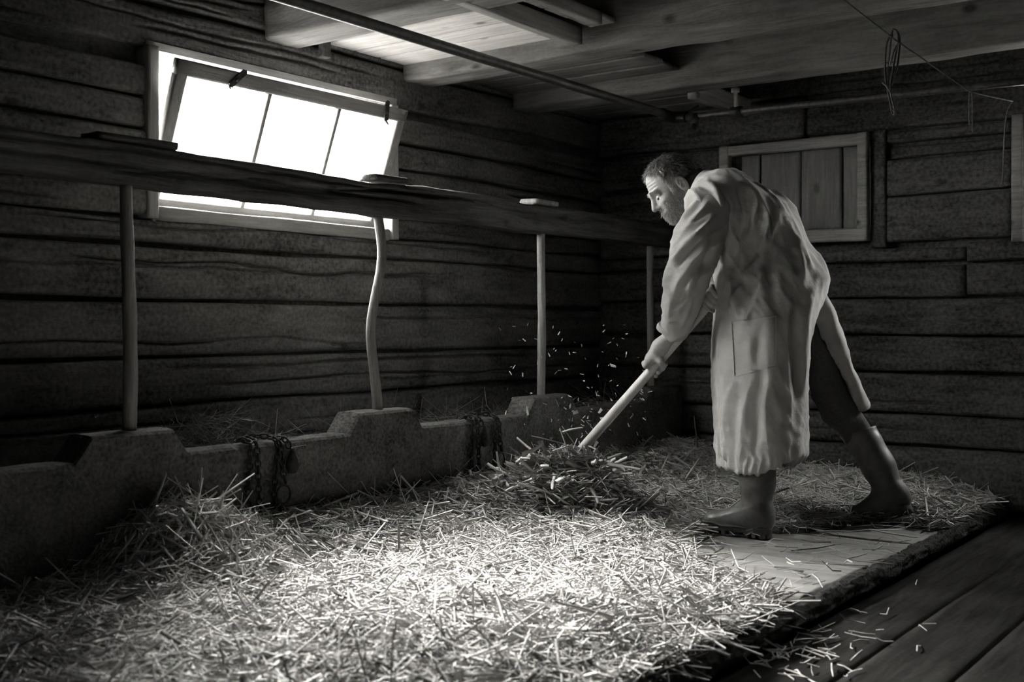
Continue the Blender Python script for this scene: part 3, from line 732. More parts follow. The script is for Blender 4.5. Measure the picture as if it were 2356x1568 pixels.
def sleeve_sdf(P):
    return sd_chain(P, [J(1634, 486, 4.70), J(1604, 560, 4.65), J(1584, 635, 4.65), J(1566, 700, 4.72), J(1553, 752, 4.80)], [.098, .098, .088, .070, .056], .02)
def sleeve_r(P):
    return sd_chain(P, [J(1695, 485, 5.04), J(1672, 590, 5.06), J(1652, 640, 4.95), J(1640, 672, 4.85)], [.095, .085, .062, .046], .02)
def fold_disp(V, N, base):
    a = V@UA; c = V@CA; z = V[:, 2]
    a0 = float(J(1700, 600, 4.75)@UA)
    a = a-a0
    q1 = -.5*a+.86*z; q2 = .86*a+.5*z
    ske = 1-sstep(z, .86, 1.02)
    def ridge(n, p=1.0): return (1-np.abs(n))**2
    # long soft vertical folds in the skirt, growing to the hem
    f1 = vnoise(np.stack([a*15+1.2*z, c*13, z*1.3], 1), 3)*.013+ridge(vnoise(np.stack([a*9-1.5*z, c*9, z*1.6], 1), 8))*.010
    # slanting drag folds over back and side
    f2 = vnoise(np.stack([q2*13, q1*2.6, c*7], 1), 4)*.015+ridge(vnoise(np.stack([q2*17+2*a, q1*3.4, c*8], 1), 6))*.012
    f3 = vnoise(np.stack([a*40, z*40, c*40], 1), 2)*.0018+ridge(vnoise(np.stack([q2*38, q1*12, c*22], 1), 12))*.0045+ridge(vnoise(np.stack([a*24+z*6, z*9, c*20], 1), 13))*.004
    return V+N*((ske*f1+(1-ske)*f2+f3-.006)*base)[:, None]
def sleeve_folds(V, N):
    a = V@UA; z = V[:, 2]; c = V@CA
    q1 = a*.72+z*.7; q2 = -a*.7+z*.72
    def ridge(n): return (1-np.abs(n))**2.4
    f = ridge(vnoise(np.stack([q2*19, q1*4.0, c*6], 1), 14))*.011+vnoise(np.stack([q2*11, q1*3, c*6], 1), 15)*.008+ridge(vnoise(np.stack([q2*30+q1*5, q1*7, c*9], 1), 16))*.006
    return V+N*(f-.006)[:, None]
RIDGES = [  # (polyline in photo pixels, height m, half-width px)
    ([(1640, 425), (1650, 445), (1658, 473), (1648, 514), (1640, 545)], .014, 9), ([(1722, 432), (1735, 455), (1739, 478), (1731, 505)], .014, 8),
    ([(1738, 440), (1752, 468), (1766, 500), (1761, 537), (1752, 570)], .018, 9), ([(1790, 500), (1778, 525), (1766, 552), (1750, 590), (1722, 628)], .018, 10),
    ([(1760, 590), (1754, 620), (1750, 660), (1738, 690)], .012, 9), ([(1708, 655), (1700, 675), (1688, 706), (1684, 728)], .016, 8), ([(1745, 690), (1722, 725), (1700, 790)], .010, 9),
    ([(1875, 655), (1862, 690), (1851, 740), (1849, 820), (1846, 900)], .016, 10), ([(1830, 560), (1842, 600), (1850, 640)], .012, 8), ([(1800, 470), (1826, 520), (1846, 570), (1866, 620)], .010, 8),
    ([(1690, 880), (1672, 950), (1668, 1060)], .012, 13), ([(1730, 880), (1712, 960), (1705, 1050)], .012, 12), ([(1775, 860), (1762, 940), (1770, 1040)], .013, 13), ([(1660, 740), (1656, 830), (1662, 900)], .009, 10),
    ([(1815, 700), (1806, 800), (1812, 900), (1818, 1010)], .013, 13), ([(1700, 560), (1712, 600), (1720, 640)], .010, 9), ([(1680, 640), (1695, 690), (1700, 735)], .012, 8)]
VALLEYS = [([(1700, 430), (1706, 470), (1704, 515), (1692, 570), (1680, 610)], .022, 13), ([(1655, 500), (1648, 560), (1650, 620)], .03, 12), ([(1718, 440), (1722, 480), (1716, 530)], .012, 8),
    ([(1775, 490), (1772, 530), (1745, 600)], .010, 7), ([(1790, 560), (1770, 620), (1780, 690)], .014, 12), ([(1836, 700), (1828, 800), (1832, 900)], .012, 12), ([(1745, 760), (1738, 840)], .008, 10), ([(1690, 960), (1688, 1060)], .008, 9), ([(1742, 950), (1736, 1050)], .010, 9)]
S_RIDGES = [([(1626, 470), (1600, 505), (1574, 537), (1552, 565)], .013, 7), ([(1640, 500), (1609, 537), (1578, 564), (1546, 602)], .015, 8), ([(1630, 560), (1600, 600), (1570, 640), (1552, 675)], .014, 9),
    ([(1618, 620), (1594, 640), (1578, 680), (1560, 720)], .014, 8), ([(1590, 690), (1578, 725), (1566, 750)], .011, 6), ([(1545, 690), (1540, 730)], .009, 7), ([(1560, 500), (1548, 540)], .008, 6), ([(1605, 460), (1585, 485), (1566, 510)], .009, 6), ([(1538, 610), (1530, 650), (1540, 680)], .010, 7)]
S_VALLEYS = [([(1615, 490), (1585, 525), (1560, 555)], .010, 6), ([(1625, 535), (1592, 570), (1560, 610)], .014, 7), ([(1612, 595), (1585, 635), (1562, 665)], .013, 7), ([(1580, 660), (1566, 700)], .012, 7), ([(1645, 540), (1625, 600), (1605, 660)], .014, 11)]
def polydist(u, v, poly):
    d = np.full(len(u), 1e9); p = np.array(poly, float); p = spline(p, 4*len(p)) if len(p) > 2 else p; tt_ = np.zeros(len(u)); n = len(p)-1
    for i in range(n):
        a_ = p[i]; b_ = p[i+1]-a_; t_ = np.clip(((u-a_[0])*b_[0]+(v-a_[1])*b_[1])/(b_@b_+1e-9), 0, 1); e = np.hypot(u-a_[0]-t_*b_[0], v-a_[1]-t_*b_[1])
        m = e < d; d[m] = e[m]; tt_[m] = (i+t_[m])/n
    return d, tt_
def cloth_lines(V, N, ridges, valleys):
    u, v = proj(V); face = sstep(-(N@CA), -.15, .35); D = np.zeros(len(V))
    for poly, h_, w_ in ridges:
        d, t_ = polydist(u, v, poly); D += 1.35*h_*np.exp(-(d/w_)**1.6)*np.sin(np.pi*np.clip(t_*.86+.07, 0, 1))**.6
    for poly, h_, w_ in valleys:
        d, t_ = polydist(u, v, poly); D -= 1.35*h_*np.exp(-(d/w_)**1.8)*np.sin(np.pi*np.clip(t_*.86+.07, 0, 1))**.6
    return V+N*(D*face)[:, None]
def proj(P):
    D = P@CA; return CX+FPX*(P@UA)/D, HZ-(P[:, 2]-CAMZ)*FPX/D
lo = np.minimum(J(1620, 1110, 5.2), J(2030, 380, 4.4)); hi = np.maximum(J(1600, 1110, 4.4), J(2040, 370, 5.25))
cornersP = np.array([J(u, v, D) for u in (1570, 2030) for v in (372, 1110) for D in (4.42, 5.22)])
lo, hi = cornersP.min(0), cornersP.max(0)
V, F = surface(coat_sdf, lo, hi, .0078)
V = relax(V, F, 2); N = vnormals(V, F); V = fold_disp(V, N, 1.0); V = cloth_lines(V, vnormals(V, F), RIDGES, VALLEYS)
# pucker along the hem
z = V[:, 2]; hemband = 1-sstep(z, .30, .36)
N = vnormals(V, F); V = V+N*(hemband*.004*np.sin((V@UA)*260+3*vnoise(V*20, 5)))[:, None]
coatVF = (V, F)
coat = obj('coat', coatVF, 'coat_cloth', person, True)
coat['label'] = 'long pale work coat'
def patch(VF, sel, off):
    """raised piece of cloth: the coat faces inside 'sel', lifted along their normals, with an edge"""
    V, F = VF; N = vnormals(V, F); C = V[F].mean(1); FN = N[F].mean(1)
    k = sel(C, FN); F2 = F[k]
    if len(F2) == 0: return None
    used = np.unique(F2); mp = -np.ones(len(V), int); mp[used] = np.arange(len(used)); F2 = mp[F2]
    top = V[used]+N[used]*off; bot = V[used]-N[used]*.004; n = len(used)
    e = {}
    for f in F2:
        for q in range(4):
            a_, b_ = f[q], f[(q+1) % 4]; e[(a_, b_)] = 1
    side = [(b_, a_, a_+n, b_+n) for (a_, b_) in e if (b_, a_) not in e]
    return np.vstack([top, bot]), np.vstack([F2, np.array(side, int)])
def proj(P):
    D = P@CA; return CX+FPX*(P@UA)/D, HZ-(P[:, 2]-CAMZ)*FPX/D
def inpoly(u, v, poly):
    r = np.zeros(len(u), bool); p = np.array(poly, float)
    for (x0, y0), (x1, y1) in zip(p, np.roll(p, -1, 0)):
        c_ = ((y0 > v) != (y1 > v)); t_ = (x1-x0)*(v-y0)/((y1-y0) if y1 != y0 else 1e-9)+x0; r ^= c_ & (u < t_)
    return r
def cloth_patch(VF, quad, off, n=26, m=26):
    """sewn-on piece: a grid between four photo-pixel corners laid on the near face of the cloth, with thickness"""
    V, F = VF; N = vnormals(V, F); u, v = proj(V); q = np.array(quad, float)
    s_, t_ = np.meshgrid(np.linspace(0, 1, n), np.linspace(0, 1, m), indexing='ij'); s_ = s_[..., None]; t_ = t_[..., None]
    G = ((q[0]*(1-s_)+q[1]*s_)*(1-t_)+(q[3]*(1-s_)+q[2]*s_)*t_).reshape(-1, 2)
    from mathutils.bvhtree import BVHTree
    tree = BVHTree.FromPolygons(V.tolist(), F.tolist()); o_ = Vector((0, 0, CAMZ)); Dp = np.full(len(G), np.nan)
    for i, (a_, b_) in enumerate(G):
        d_ = Vector(PX(a_, b_, 1.0))-o_; hit = tree.ray_cast(o_, d_.normalized())[0]
        if hit is not None: Dp[i] = float(np.dot(np.array(hit), CA))
    Dp = np.where(np.isnan(Dp), np.nanmedian(Dp), Dp).reshape(n, m)
    for _ in range(2):
        Q_ = np.pad(Dp, 1, mode='edge'); Dp = (Q_[:-2, 1:-1]+Q_[2:, 1:-1]+Q_[1:-1, :-2]+Q_[1:-1, 2:]+2*Dp)/6
    Dp = Dp.ravel(); Np = np.tile(-np.asarray(CA, float), (len(G), 1))
    P = np.stack([PX(a_, b_, c_) for (a_, b_), c_ in zip(G, Dp)])
    e = np.minimum.reduce([s_[..., 0], 1-s_[..., 0], t_[..., 0], 1-t_[..., 0]]).ravel()
    pk = .0016*np.sin(G[:, 0]*.9+G[:, 1]*.35)*np.exp(-(e/.05)**2)
    top = P+Np*(off+pk-.002*(e < .02))[:, None]; bot = P-Np*.006
    i_, j_ = np.meshgrid(np.arange(n-1), np.arange(m-1), indexing='ij'); a0 = (i_*m+j_).ravel(); Q = np.stack([a0, a0+m, a0+m+1, a0+1], 1)
    ring = [i*m for i in range(n)]+[(n-1)*m+j for j in range(1, m)]+[i*m+m-1 for i in range(n-2, -1, -1)]+[j for j in range(m-2, 0, -1)]
    K = len(P); side = [(ring[i], ring[(i+1) % len(ring)], ring[(i+1) % len(ring)]+K, ring[i]+K) for i in range(len(ring))]
    return np.vstack([top, bot]), np.vstack([Q, np.array(side)])
obj('side_pocket', cloth_patch(coatVF, [(1683, 738), (1786, 726), (1786, 842), (1690, 866)], .005), 'coat_cloth', coat, True)
cn = np.array([J(u, v, D) for u in (1490, 1720) for v in (400, 790) for D in (4.45, 4.95)])
V, F = surface(sleeve_sdf, cn.min(0), cn.max(0), .0072)
V = relax(V, F, 1); V = sleeve_folds(V, vnormals(V, F)); V = cloth_lines(V, vnormals(V, F), S_RIDGES, S_VALLEYS)
obj('sleeve', (V, F), 'coat_cloth', coat, True)
cn = np.array([J(u, v, D) for u in (1590, 1760) for v in (420, 710) for D in (4.75, 5.2)])
V, F = surface(sleeve_r, cn.min(0), cn.max(0), .009); V = relax(V, F, 1); V = sleeve_folds(V, vnormals(V, F))
obj('sleeve', (V, F), 'coat_cloth', coat, True)
def cuff(c, d, r, wd, name='cuff'):
    d = d/np.linalg.norm(d); a, b = frame_of(d); P = []
    prof_ = [(r*.86, -wd*.5), (r, -wd*.5), (r*1.06, -wd*.2), (r*1.05, wd*.25), (r*.98, wd*.5), (r*.80, wd*.5), (r*.78, -wd*.2)]
    n = 36; V = []; m = len(prof_)
    for rr, h in prof_:
        for q in range(n):
            t_ = 2*math.pi*q/n; w_ = 1+.07*math.sin(3*t_+1)+.04*math.sin(7*t_); V.append(c+(a*math.cos(t_)+b*math.sin(t_))*rr*w_+d*(h+.006*math.sin(2*t_+.5)))
    F = [(k*n+q, k*n+(q+1) % n, ((k+1) % m)*n+(q+1) % n, ((k+1) % m)*n+q) for k in range(m) for q in range(n)]
    return obj(name, (np.array(V), F), 'coat_cloth', coat, True)
cuff(J(1549, 754, 4.81), (j['wrL']-J(1566, 700, 4.72)), .060, .030)
cuff(J(1638, 672, 4.845), (j['wrR']-j['elR']), .046, .03)
# collar standing round the neck
def collar():
    c0 = J(1612, 436, 4.90); ax = J(1570, 405, 4.93)-J(1640, 455, 4.88); ax /= np.linalg.norm(ax); a, b = frame_of(ax); V = []; n = 40
    prof_ = [(.084, -.045), (.080, 0), (.080, .018), (.086, .021), (.094, .006), (.104, -.034), (.096, -.038), (.088, 0)]
    for rr, h in prof_:
        for q in range(n):
            t_ = 2*math.pi*q/n; V.append(c0+(a*math.cos(t_)+b*math.sin(t_))*rr*(1+.03*math.sin(5*t_))+ax*(h+.008*math.sin(2*t_)))
    m = len(prof_); return np.array(V), [(k*n+q, k*n+(q+1) % n, ((k+1) % m)*n+(q+1) % n, ((k+1) % m)*n+q) for k in range(m) for q in range(n)]
obj('collar', collar(), 'coat_cloth', coat, True)
# shirt collar inside, darker
def shirt():
    c0 = J(1604, 430, 4.91); ax = J(1570, 405, 4.93)-J(1640, 455, 4.88); ax /= np.linalg.norm(ax); a, b = frame_of(ax); pr = [(.076, -.05), (.072, .035), (.064, .036), (.064, -.05)]
    n = 30; V = [c0+(a*math.cos(2*math.pi*q/n)+b*math.sin(2*math.pi*q/n))*rr+ax*h for rr, h in pr for q in range(n)]
    return np.array(V), [(k*n+q, k*n+(q+1) % n, ((k+1) % 4)*n+(q+1) % n, ((k+1) % 4)*n+q) for k in range(4) for q in range(n)]
obj('shirt_collar', shirt(), 'dark_cloth', person, True)

# ---- trousers
def trous(P):
    d = sd_chain(P, [j['hipL'], j['knL'], j['anL']], [.085, .070, .055])
    d = np.minimum(d, sd_chain(P, [j['hipR'], J(1888, 850, 4.94), J(1930, 945, 4.94), J(1975, 1000, 4.95)], [.090, .078, .070, .056], .02))
    return smin(d, sd_ell(P, j['pelvis'], (.15, .12, .12)), .05)
cn = np.array([J(u, v, D) for u in (1640, 2100) for v in (600, 1190) for D in (4.45, 5.2)])
V, F = surface(trous, cn.min(0), cn.max(0), .011); V = relax(V, F, 1); Nn = vnormals(V, F)
V = V+Nn*(.008*vnoise(V*np.array([16, 16, 9]), 4)+.006*vnoise(V*30, 9))[:, None]
obj('trousers', (V, F), 'denim', person, True)

# ---- boots, sculpted in boot space (length, side, height) and then placed
def boot_sdf(lean):
    def f(P):
        sc = np.array([1, 1/1.0, 1], np.float32)
        d = sd_chain(P, [(.066, 0, .12), (.066+lean*.30, 0, .22), (.066+lean, 0, .40)], [.060, .067, .076], .03)
        d = smin(d, sd_ell(P, (.055, 0, .075), (.062, .050, .062)), .03)
        d = smin(d, sd_cone(P, (.09, 0, .088), (.225, 0, .052), .056, .040), .045)
        d = smin(d, sd_ell(P, (.248, 0, .055), (.052, .046, .036)), .02)
        # ribs: top bands and instep seam
        ax = np.array([lean, 0, .28]); 
        t_ = (P[..., 2]-.12)/.28
        band = np.exp(-((t_-.97)/.030)**2)*.004+np.exp(-((t_-.80)/.012)**2)*.003+np.exp(-((t_-.74)/.010)**2)*.002
        d = d-band
        seam = np.abs((P[..., 2]-.115)-(P[..., 0]-.10)*-.35)
        d = d-.0022*np.exp(-(seam/.005)**2)*(P[..., 0] > .05)*(P[..., 2] < .17)
        d = smax(d, .026-P[..., 2], .01)
        d = smax(d, (P[..., 2]-.395), .004)
        return d
    return f
def sole_sdf(P):
    x_ = P[..., 0]; y_ = np.abs(P[..., 1]); z_ = P[..., 2]
    t_ = np.clip((x_-.05)/(.255-.05), 0, 1)
    hw = .043+.012*sstep(t_, .35, .8)-.004*np.sin(np.pi*np.clip(t_*1.6, 0, 1))
    dx = np.maximum(np.maximum(.05-x_, x_-.255), 0)
    pl = np.sqrt(dx**2+y_**2)-hw
    top = .046+.010*sstep(x_, .19, .25)+.008*(1-sstep(x_, .03, .09))
    d = smax(pl, np.maximum(z_-top, -z_), .008)
    rim = np.maximum(np.abs(pl-.002)-.004, np.abs(z_-(top-.006))-.004)
    d = np.minimum(d, rim)
    ph_ = (x_ % .032)/.032
    groove = np.maximum(np.maximum(np.abs(ph_-.5)*.032-.007, z_-.018), .02-y_)
    arch = np.maximum(np.abs(x_-.118)-.018, z_-.016)
    d = np.maximum(d, -groove); d = np.maximum(d, -arch)
    return d
def put_boot(heel, toe_dir, pitch, lean, label):
    fx = np.array([toe_dir[0], toe_dir[1], 0.0]); fx /= np.linalg.norm(fx); sy = np.cross((0, 0, 1), fx); up = np.array([0, 0, 1.0])
    c_, s_ = math.cos(pitch), math.sin(pitch)
    f2 = fx*c_-up*s_; u2 = fx*s_+up*c_
    B = np.stack([f2, sy, u2], 0)
    V, F = surface(boot_sdf(lean), (-.05, -.11, 0), (.33, .11, .41), .0062); V = relax(V, F, 1)
    V = V+vnormals(V, F)*(.0025*vnoise(V*np.array([9, 9, 26]), 3)*(V[:, 2] > .14))[:, None]
    b = obj('boot', (V@B+heel, F), 'rubber', person, True); b['label'] = label
    V, F = surface(sole_sdf, (-.02, -.08, -.012), (.33, .08, .075), .0042)
    obj('sole', (V@B+heel, F), 'sole_rubber', b, True)
toe = -math.cos(math.radians(38))*UA+math.sin(math.radians(38))*CA
put_boot(J(1778, 1237, 4.57)*np.array([1, 1, 0])+np.array([0, 0, .004]), toe, 0.0, .0, 'dark rubber boot planted flat on the platform')
toe2 = -math.cos(math.radians(30))*UA+math.sin(math.radians(30))*CA
put_boot(J(2106, 1178, 4.85), toe2, math.radians(20), .045, 'dark rubber boot with raised heel behind')

# ---- head, in head space: x face forward, y his left, z crown
HO = J(1548, 432, 4.93)
yaw = math.radians(-10); pit = math.radians(36)
hf0 = -math.cos(yaw)*UA+math.sin(yaw)*CA; hl = np.cross(ZA, hf0)
hf = hf0*math.cos(pit)-ZA*math.sin(pit); hu = hf0*math.sin(pit)+ZA*math.cos(pit)
tilt = math.radians(4); hl2 = hl*math.cos(tilt)+hu*math.sin(tilt); hu = hu*math.cos(tilt)-hl*math.sin(tilt); hl = hl2
HB = np.stack([hf, hl, hu], 0); HS = 1.06
def h2w(P): return (np.asarray(P)*HS)@HB+HO
def w2h(P): return ((np.asarray(P)-HO)@HB.T)/HS
neckH = w2h(j['neck'])
def head_sdf(P):
    d = sd_ell(P, (-.012, 0, .042), (.099, .078, .087))
    d = smin(d, sd_ell(P, (.028, 0, -.035), (.070, .060, .078)), .03)
    d = smin(d, sd_ell(P, (.060, 0, -.095), (.030, .034, .024)), .025)
    d = smin(d, sd_cone(P, (.0, .045, -.075), (.055, .018, -.100), .018, .016), .02)
    d = smin(d, sd_cone(P, (.0, -.045, -.075), (.055, -.018, -.100), .018, .016), .02)
    d = smin(d, sd_cone(P, (.079, -.038, .026), (.086, 0, .028), .011, .013), .014); d = smin(d, sd_cone(P, (.079, .038, .026), (.086, 0, .028), .011, .013), .014)
    for s_ in (-1, 1):
        d = smin(d, sd_ell(P, (.060, s_*.046, -.018), (.026, .020, .018)), .02)
        d = smax(d, -sd_ell(P, (.099, s_*.031, .006), (.017, .020, .013)), .012)
        # lids
        d = smin(d, sd_cone(P, (.081, s_*.018, .012), (.076, s_*.046, .010), .006, .006), .006)
        d = smin(d, sd_cone(P, (.082, s_*.018, -.004), (.076, s_*.044, -.005), .006, .006), .008)
        # ear
        e = sd_ell(P, (-.016, s_*.080, -.004), (.021, .012, .034))
        e = smax(e, -sd_ell(P, (-.012, s_*.092, .000), (.014, .011, .024)), .004)
        e = smin(e, sd_chain(P, [(-.004, s_*.086, -.010), (-.014, s_*.087, .006), (-.024, s_*.088, .002), (-.020, s_*.087, -.018)], [.003, .003, .003, .003]), .004)
        d = smin(d, e, .006)
        d = smin(d, sd_ell(P, (.098, s_*.013, -.030), (.010, .008, .008)), .008)
    d = smin(d, sd_chain(P, [(.088, 0, .020), (.103, 0, -.006), (.113, 0, -.026)], [.009, .010, .0125]), .010)
    d = smin(d, sd_cone(P, (.086, -.016, -.062), (.086, .016, -.062), .008, .008), .010)
    d = smin(d, sd_cone(P, (.083, -.014, -.074), (.083, .014, -.074), .009, .009), .008)
    d = smin(d, sd_chain(P, [(-.03, 0, -.045), neckH, neckH+(neckH-np.array([-.03, 0, -.045]))*.6], [.058, .060, .066]), .03)
    # brow and forehead furrows
    d = d-.0016*np.sin(np.clip(P[..., 2]-.035, 0, .045)*2*np.pi/.0125)*(P[..., 0] > .05)*(np.abs(P[..., 1]) < .05)*(P[..., 2] > .035)*(P[..., 2] < .08)
    return d
V, F = surface(head_sdf, (-.14, -.11, -.20), (.15, .11, .15), .0036)
headV, headF = h2w(V), F
# ---- torso and limbs under the clothes
def limbs(P):
    d = sd_chain(P, [j['neck'], j['chest'], j['waist'], j['pelvis']], [.06, .12, .115, .12], .05)
    d = smin(d, sd_chain(P, [j['shL'], j['elL'], j['wrL']], [.055, .042, .030]), .03)
    d = smin(d, sd_chain(P, [j['shR'], j['elR'], j['wrR']], [.055, .042, .030]), .03)
    d = smin(d, sd_cone(P, j['shL'], j['shR'], .055, .055), .04)
    d = smin(d, sd_chain(P, [j['hipL'], j['knL'], j['anL']], [.070, .045, .034]), .03)
    return smin(d, sd_chain(P, [j['hipR'], J(1880, 850, 4.94), J(1926, 945, 4.94), J(1975, 1000, 4.95), j['anR']], [.070, .050, .045, .040, .032]), .02)
cn = np.array([J(u, v, D) for u in (1480, 2100) for v in (400, 1190) for D in (4.45, 5.2)])
bodyVF = surface(limbs, cn.min(0), cn.max(0), .012)
# ---- hands closed on the handle
def hand_sdf(c, wrist, back, near, sgn):
    """c: point of the handle axis under the palm; back: side of the handle where the palm lies; near: side where the thumb closes"""
    s_ = sdir.astype(np.float32); back = back-s_*np.dot(back, s_); back /= np.linalg.norm(back)
    oth = np.cross(s_, back)*sgn                       # the side the fingers go over
    R0 = .021
    def ring(a, r, off): 
        t_ = math.radians(a); return c+s_*off+(back*math.cos(t_)+oth*math.sin(t_))*r
    def f(P):
        d = sd_chain(P, [wrist, wrist+(ring(10, .036, -.02)-wrist)*.55, ring(-5, .036, .0)], [.030, .034, .026], .02)
        for q, off in enumerate((.042, .020, -.002, -.023)):
            r_ = R0+.012; k_ = (1.0, 1.06, 1.0, .9)[q]
            rs = (.0115, .0125, .0118, .0105)[q]
            ptsf = [ring(-15, r_+.006, off*.75), ring(38, r_+.010, off), ring(95*k_, r_+.004, off), ring(160*k_, r_, off+.002), ring(215*k_, r_-.001, off+.003)]
            fd = sd_chain(P, ptsf, [.016, rs*1.08, rs, rs*.94, rs*.82])
            d = smin(d, fd, .0045)
        th = [ring(-20, .036, -.028), ring(-75, .037, -.030), ring(-125, .032, -.014), ring(-165, .030, .008)]
        d = smin(d, sd_chain(P, th, [.019, .0165, .0135, .011]), .008)
        return d
    return f
tL = .385; cL = (SH0+(SH1-SH0)*tL).astype(np.float32)
backL = (-UA*.62+ZA*.65-CA*.32)
fL = hand_sdf(cL, j['wrL'], backL, -CA, 1)
V1, F1 = surface(fL, cL-.11, cL+.13, .0034)
cR = (SH0+(SH1-SH0)*.02).astype(np.float32)
fR = hand_sdf(cR, j['wrR'], (UA*.2+ZA*.8+CA*.4), CA, -1)
V2, F2 = surface(fR, cR-.10, cR+.12, .0042)
Vs = [bodyVF[0], headV, V1, V2]; Fs = [bodyVF[1], headF, F1, F2]; n0 = 0; FF = []
for a_, b_ in zip(Vs, Fs): FF.append(b_+n0); n0 += len(a_)
body = obj('body', (np.vstack(Vs), np.vstack(FF)), 'skin', person, True)
# eyes
def ball(c, r, n=12, m=8):
    V = [c+r*np.array([math.sin(math.pi*k/m)*math.cos(2*math.pi*q/n), math.sin(math.pi*k/m)*math.sin(2*math.pi*q/n), math.cos(math.pi*k/m)]) for k in range(m+1) for q in range(n)]
    return np.array(V), [(k*n+q, k*n+(q+1) % n, (k+1)*n+(q+1) % n, (k+1)*n+q) for k in range(m) for q in range(n)]
for s_ in (-1, 1):
    e = ball(np.array([.0765, s_*.031, .003]), .0132); ey = obj('eye', (h2w(e[0]), e[1]), 'eye', person, True)
    e = ball(np.array([.0862, s_*.0335, .0005]), .0055); obj('iris', (h2w(e[0]), e[1]), 'iris', ey, True)

# ---- hair, beard: strands rooted on the head's surface
def strands(roots, dirs, L, w, seed, lift=.3, grav=None, tone=(0, 1), segs=3):
    r = np.random.default_rng(seed); n = len(roots)
    T = dirs/np.linalg.norm(dirs, axis=1)[:, None]
    side = np.cross(T, r.normal(size=(n, 3))); side /= np.linalg.norm(side, axis=1)[:, None]; nn = np.cross(T, side)
    L = np.broadcast_to(L, (n,))[:, None]; V = np.zeros((n, segs+1, 3, 3)); p = roots.copy(); d = T.copy()
    for k in range(segs+1):
        ww = w*(1-.75*k/segs)
        for q in range(3):
            t_ = 2*math.pi*q/3; V[:, k, q] = p+(side*math.cos(t_)+nn*math.sin(t_))*np.asarray(ww)
        p = p+d*L/segs; d = d+r.normal(size=(n, 3))*.14
        if grav is not None: d = d+grav
        d /= np.linalg.norm(d, axis=1)[:, None]
    base = (np.arange(n)*(segs+1)*3)[:, None, None]; k_, q_ = np.meshgrid(np.arange(segs), np.arange(3), indexing='ij'); q2 = (q_+1) % 3
    F = np.stack([base+k_*3+q_, base+k_*3+q2, base+(k_+1)*3+q2, base+(k_+1)*3+q_], -1).reshape(-1, 4)
    tn = np.repeat(r.uniform(tone[0], tone[1], n), (segs+1)*3)
    return V.reshape(-1, 3), F, tn
def set_tone(o, tn):
    a = o.data.attributes.new('tone', 'FLOAT', 'POINT'); a.data.foreach_set('value', np.asarray(tn, np.float32))
Vh, Fh = w2h(headV), headF
Nh = vnormals(Vh, Fh)
x_, y_, z_ = Vh[:, 0], Vh[:, 1], Vh[:, 2]
hairline = .060+.02*np.cos(y_*40)                      # forehead edge
scalp = (z_ > .090) & (x_ < .056) | (x_ < .030) & (z_ > .040) | (x_ < .004) & (z_ > .018) | (x_ < -.035) & (z_ > -.06)
ear = (np.abs(y_) > .070) & (np.abs(x_+.014) < .024) & (np.abs(z_+.002) < .040)
scalp &= ~ear & (z_ > -.08)
rr = np.random.default_rng(3)
def grow(mask, n): 
    k = np.argwhere(mask)[:, 0]; k = rr.choice(k, n); return k
k = grow(scalp, 5200); r0 = Vh[k]+rr.normal(size=(len(k), 3))*.002; nk = Nh[k]
flow = np.stack([.75-0*r0[:, 0], np.sign(r0[:, 1])*.25, -.55+0*r0[:, 0]], 1)+rr.normal(size=(len(k), 3))*.25
flow[r0[:, 0] < -.02] = np.array([-.35, 0, -.8]); flow = flow-nk*np.sum(flow*nk, 1)[:, None]; dirs = flow+nk*.16+rr.normal(size=flow.shape)*.10
tone_front = np.clip(.35+3.0*r0[:, 0]+rr.normal(size=len(k))*.25, 0, 1)
V, F, tn = strands(r0, dirs, rr.uniform(.018, .036, len(k)), .0010, 5, grav=np.array([.0, 0, -.04]))
hr = obj('hair', (h2w(V), F), 'hair', person, True); set_tone(hr, np.repeat(tone_front, 12))
capm = scalp[Fh].all(1)
used = np.unique(Fh[capm]); mp = -np.ones(len(Vh), int); mp[used] = np.arange(len(used))
cv = Vh[used]+Nh[used]*(.005+.003*vnoise(Vh[used]*160, 2))[:, None]
cap = obj('scalp_hair', (h2w(cv), mp[Fh[capm]]), 'hair', hr, True); set_tone(cap, np.clip(.1+1.2*cv[:, 0], 0, .4))
bmask = (z_ < -.028) & (x_ > -.012) & (np.abs(y_) > .0) & (z_ > -.13) & ~((x_ > .088) & (z_ > -.052)) & ~((np.abs(y_) < .016) & (np.abs(z_+.068) < .006) & (x_ > .07)) & ((z_ < -.046) | (np.abs(y_) > .040))
bmask |= (np.abs(y_) > .050) & (x_ > -.002) & (x_ < .034) & (z_ < .022) & ~ear
k = grow(bmask, 3600); r0 = Vh[k]+rr.normal(size=(len(k), 3))*.0015; nk = Nh[k]
flow = np.stack([.25+0*r0[:, 0], 0*r0[:, 0], -.9+0*r0[:, 0]], 1)+rr.normal(size=(len(k), 3))*.3
flow = flow-nk*np.sum(flow*nk, 1)[:, None]*.8; dirs = flow+nk*.5
V, F, tn = strands(r0, dirs, rr.uniform(.009, .019, len(k)), .0009, 6)
bd = obj('beard', (h2w(V), F), 'beard_hair', person, True); set_tone(bd, tn)
k = grow((np.abs(y_) > .012) & (np.abs(y_) < .048) & (z_ > .024) & (z_ < .036) & (x_ > .070), 220); r0 = Vh[k]; nk = Nh[k]
V, F, tn = strands(r0, np.stack([.4+0*k, np.sign(r0[:, 1])*.8, .2+0*k], 1)+rr.normal(size=(len(k), 3))*.25, .009, .0008, 8)
eb = obj('eyebrows', (h2w(V), F), 'beard_hair', person, True); set_tone(eb, tn*.6); eb['kind'] = 'stuff'

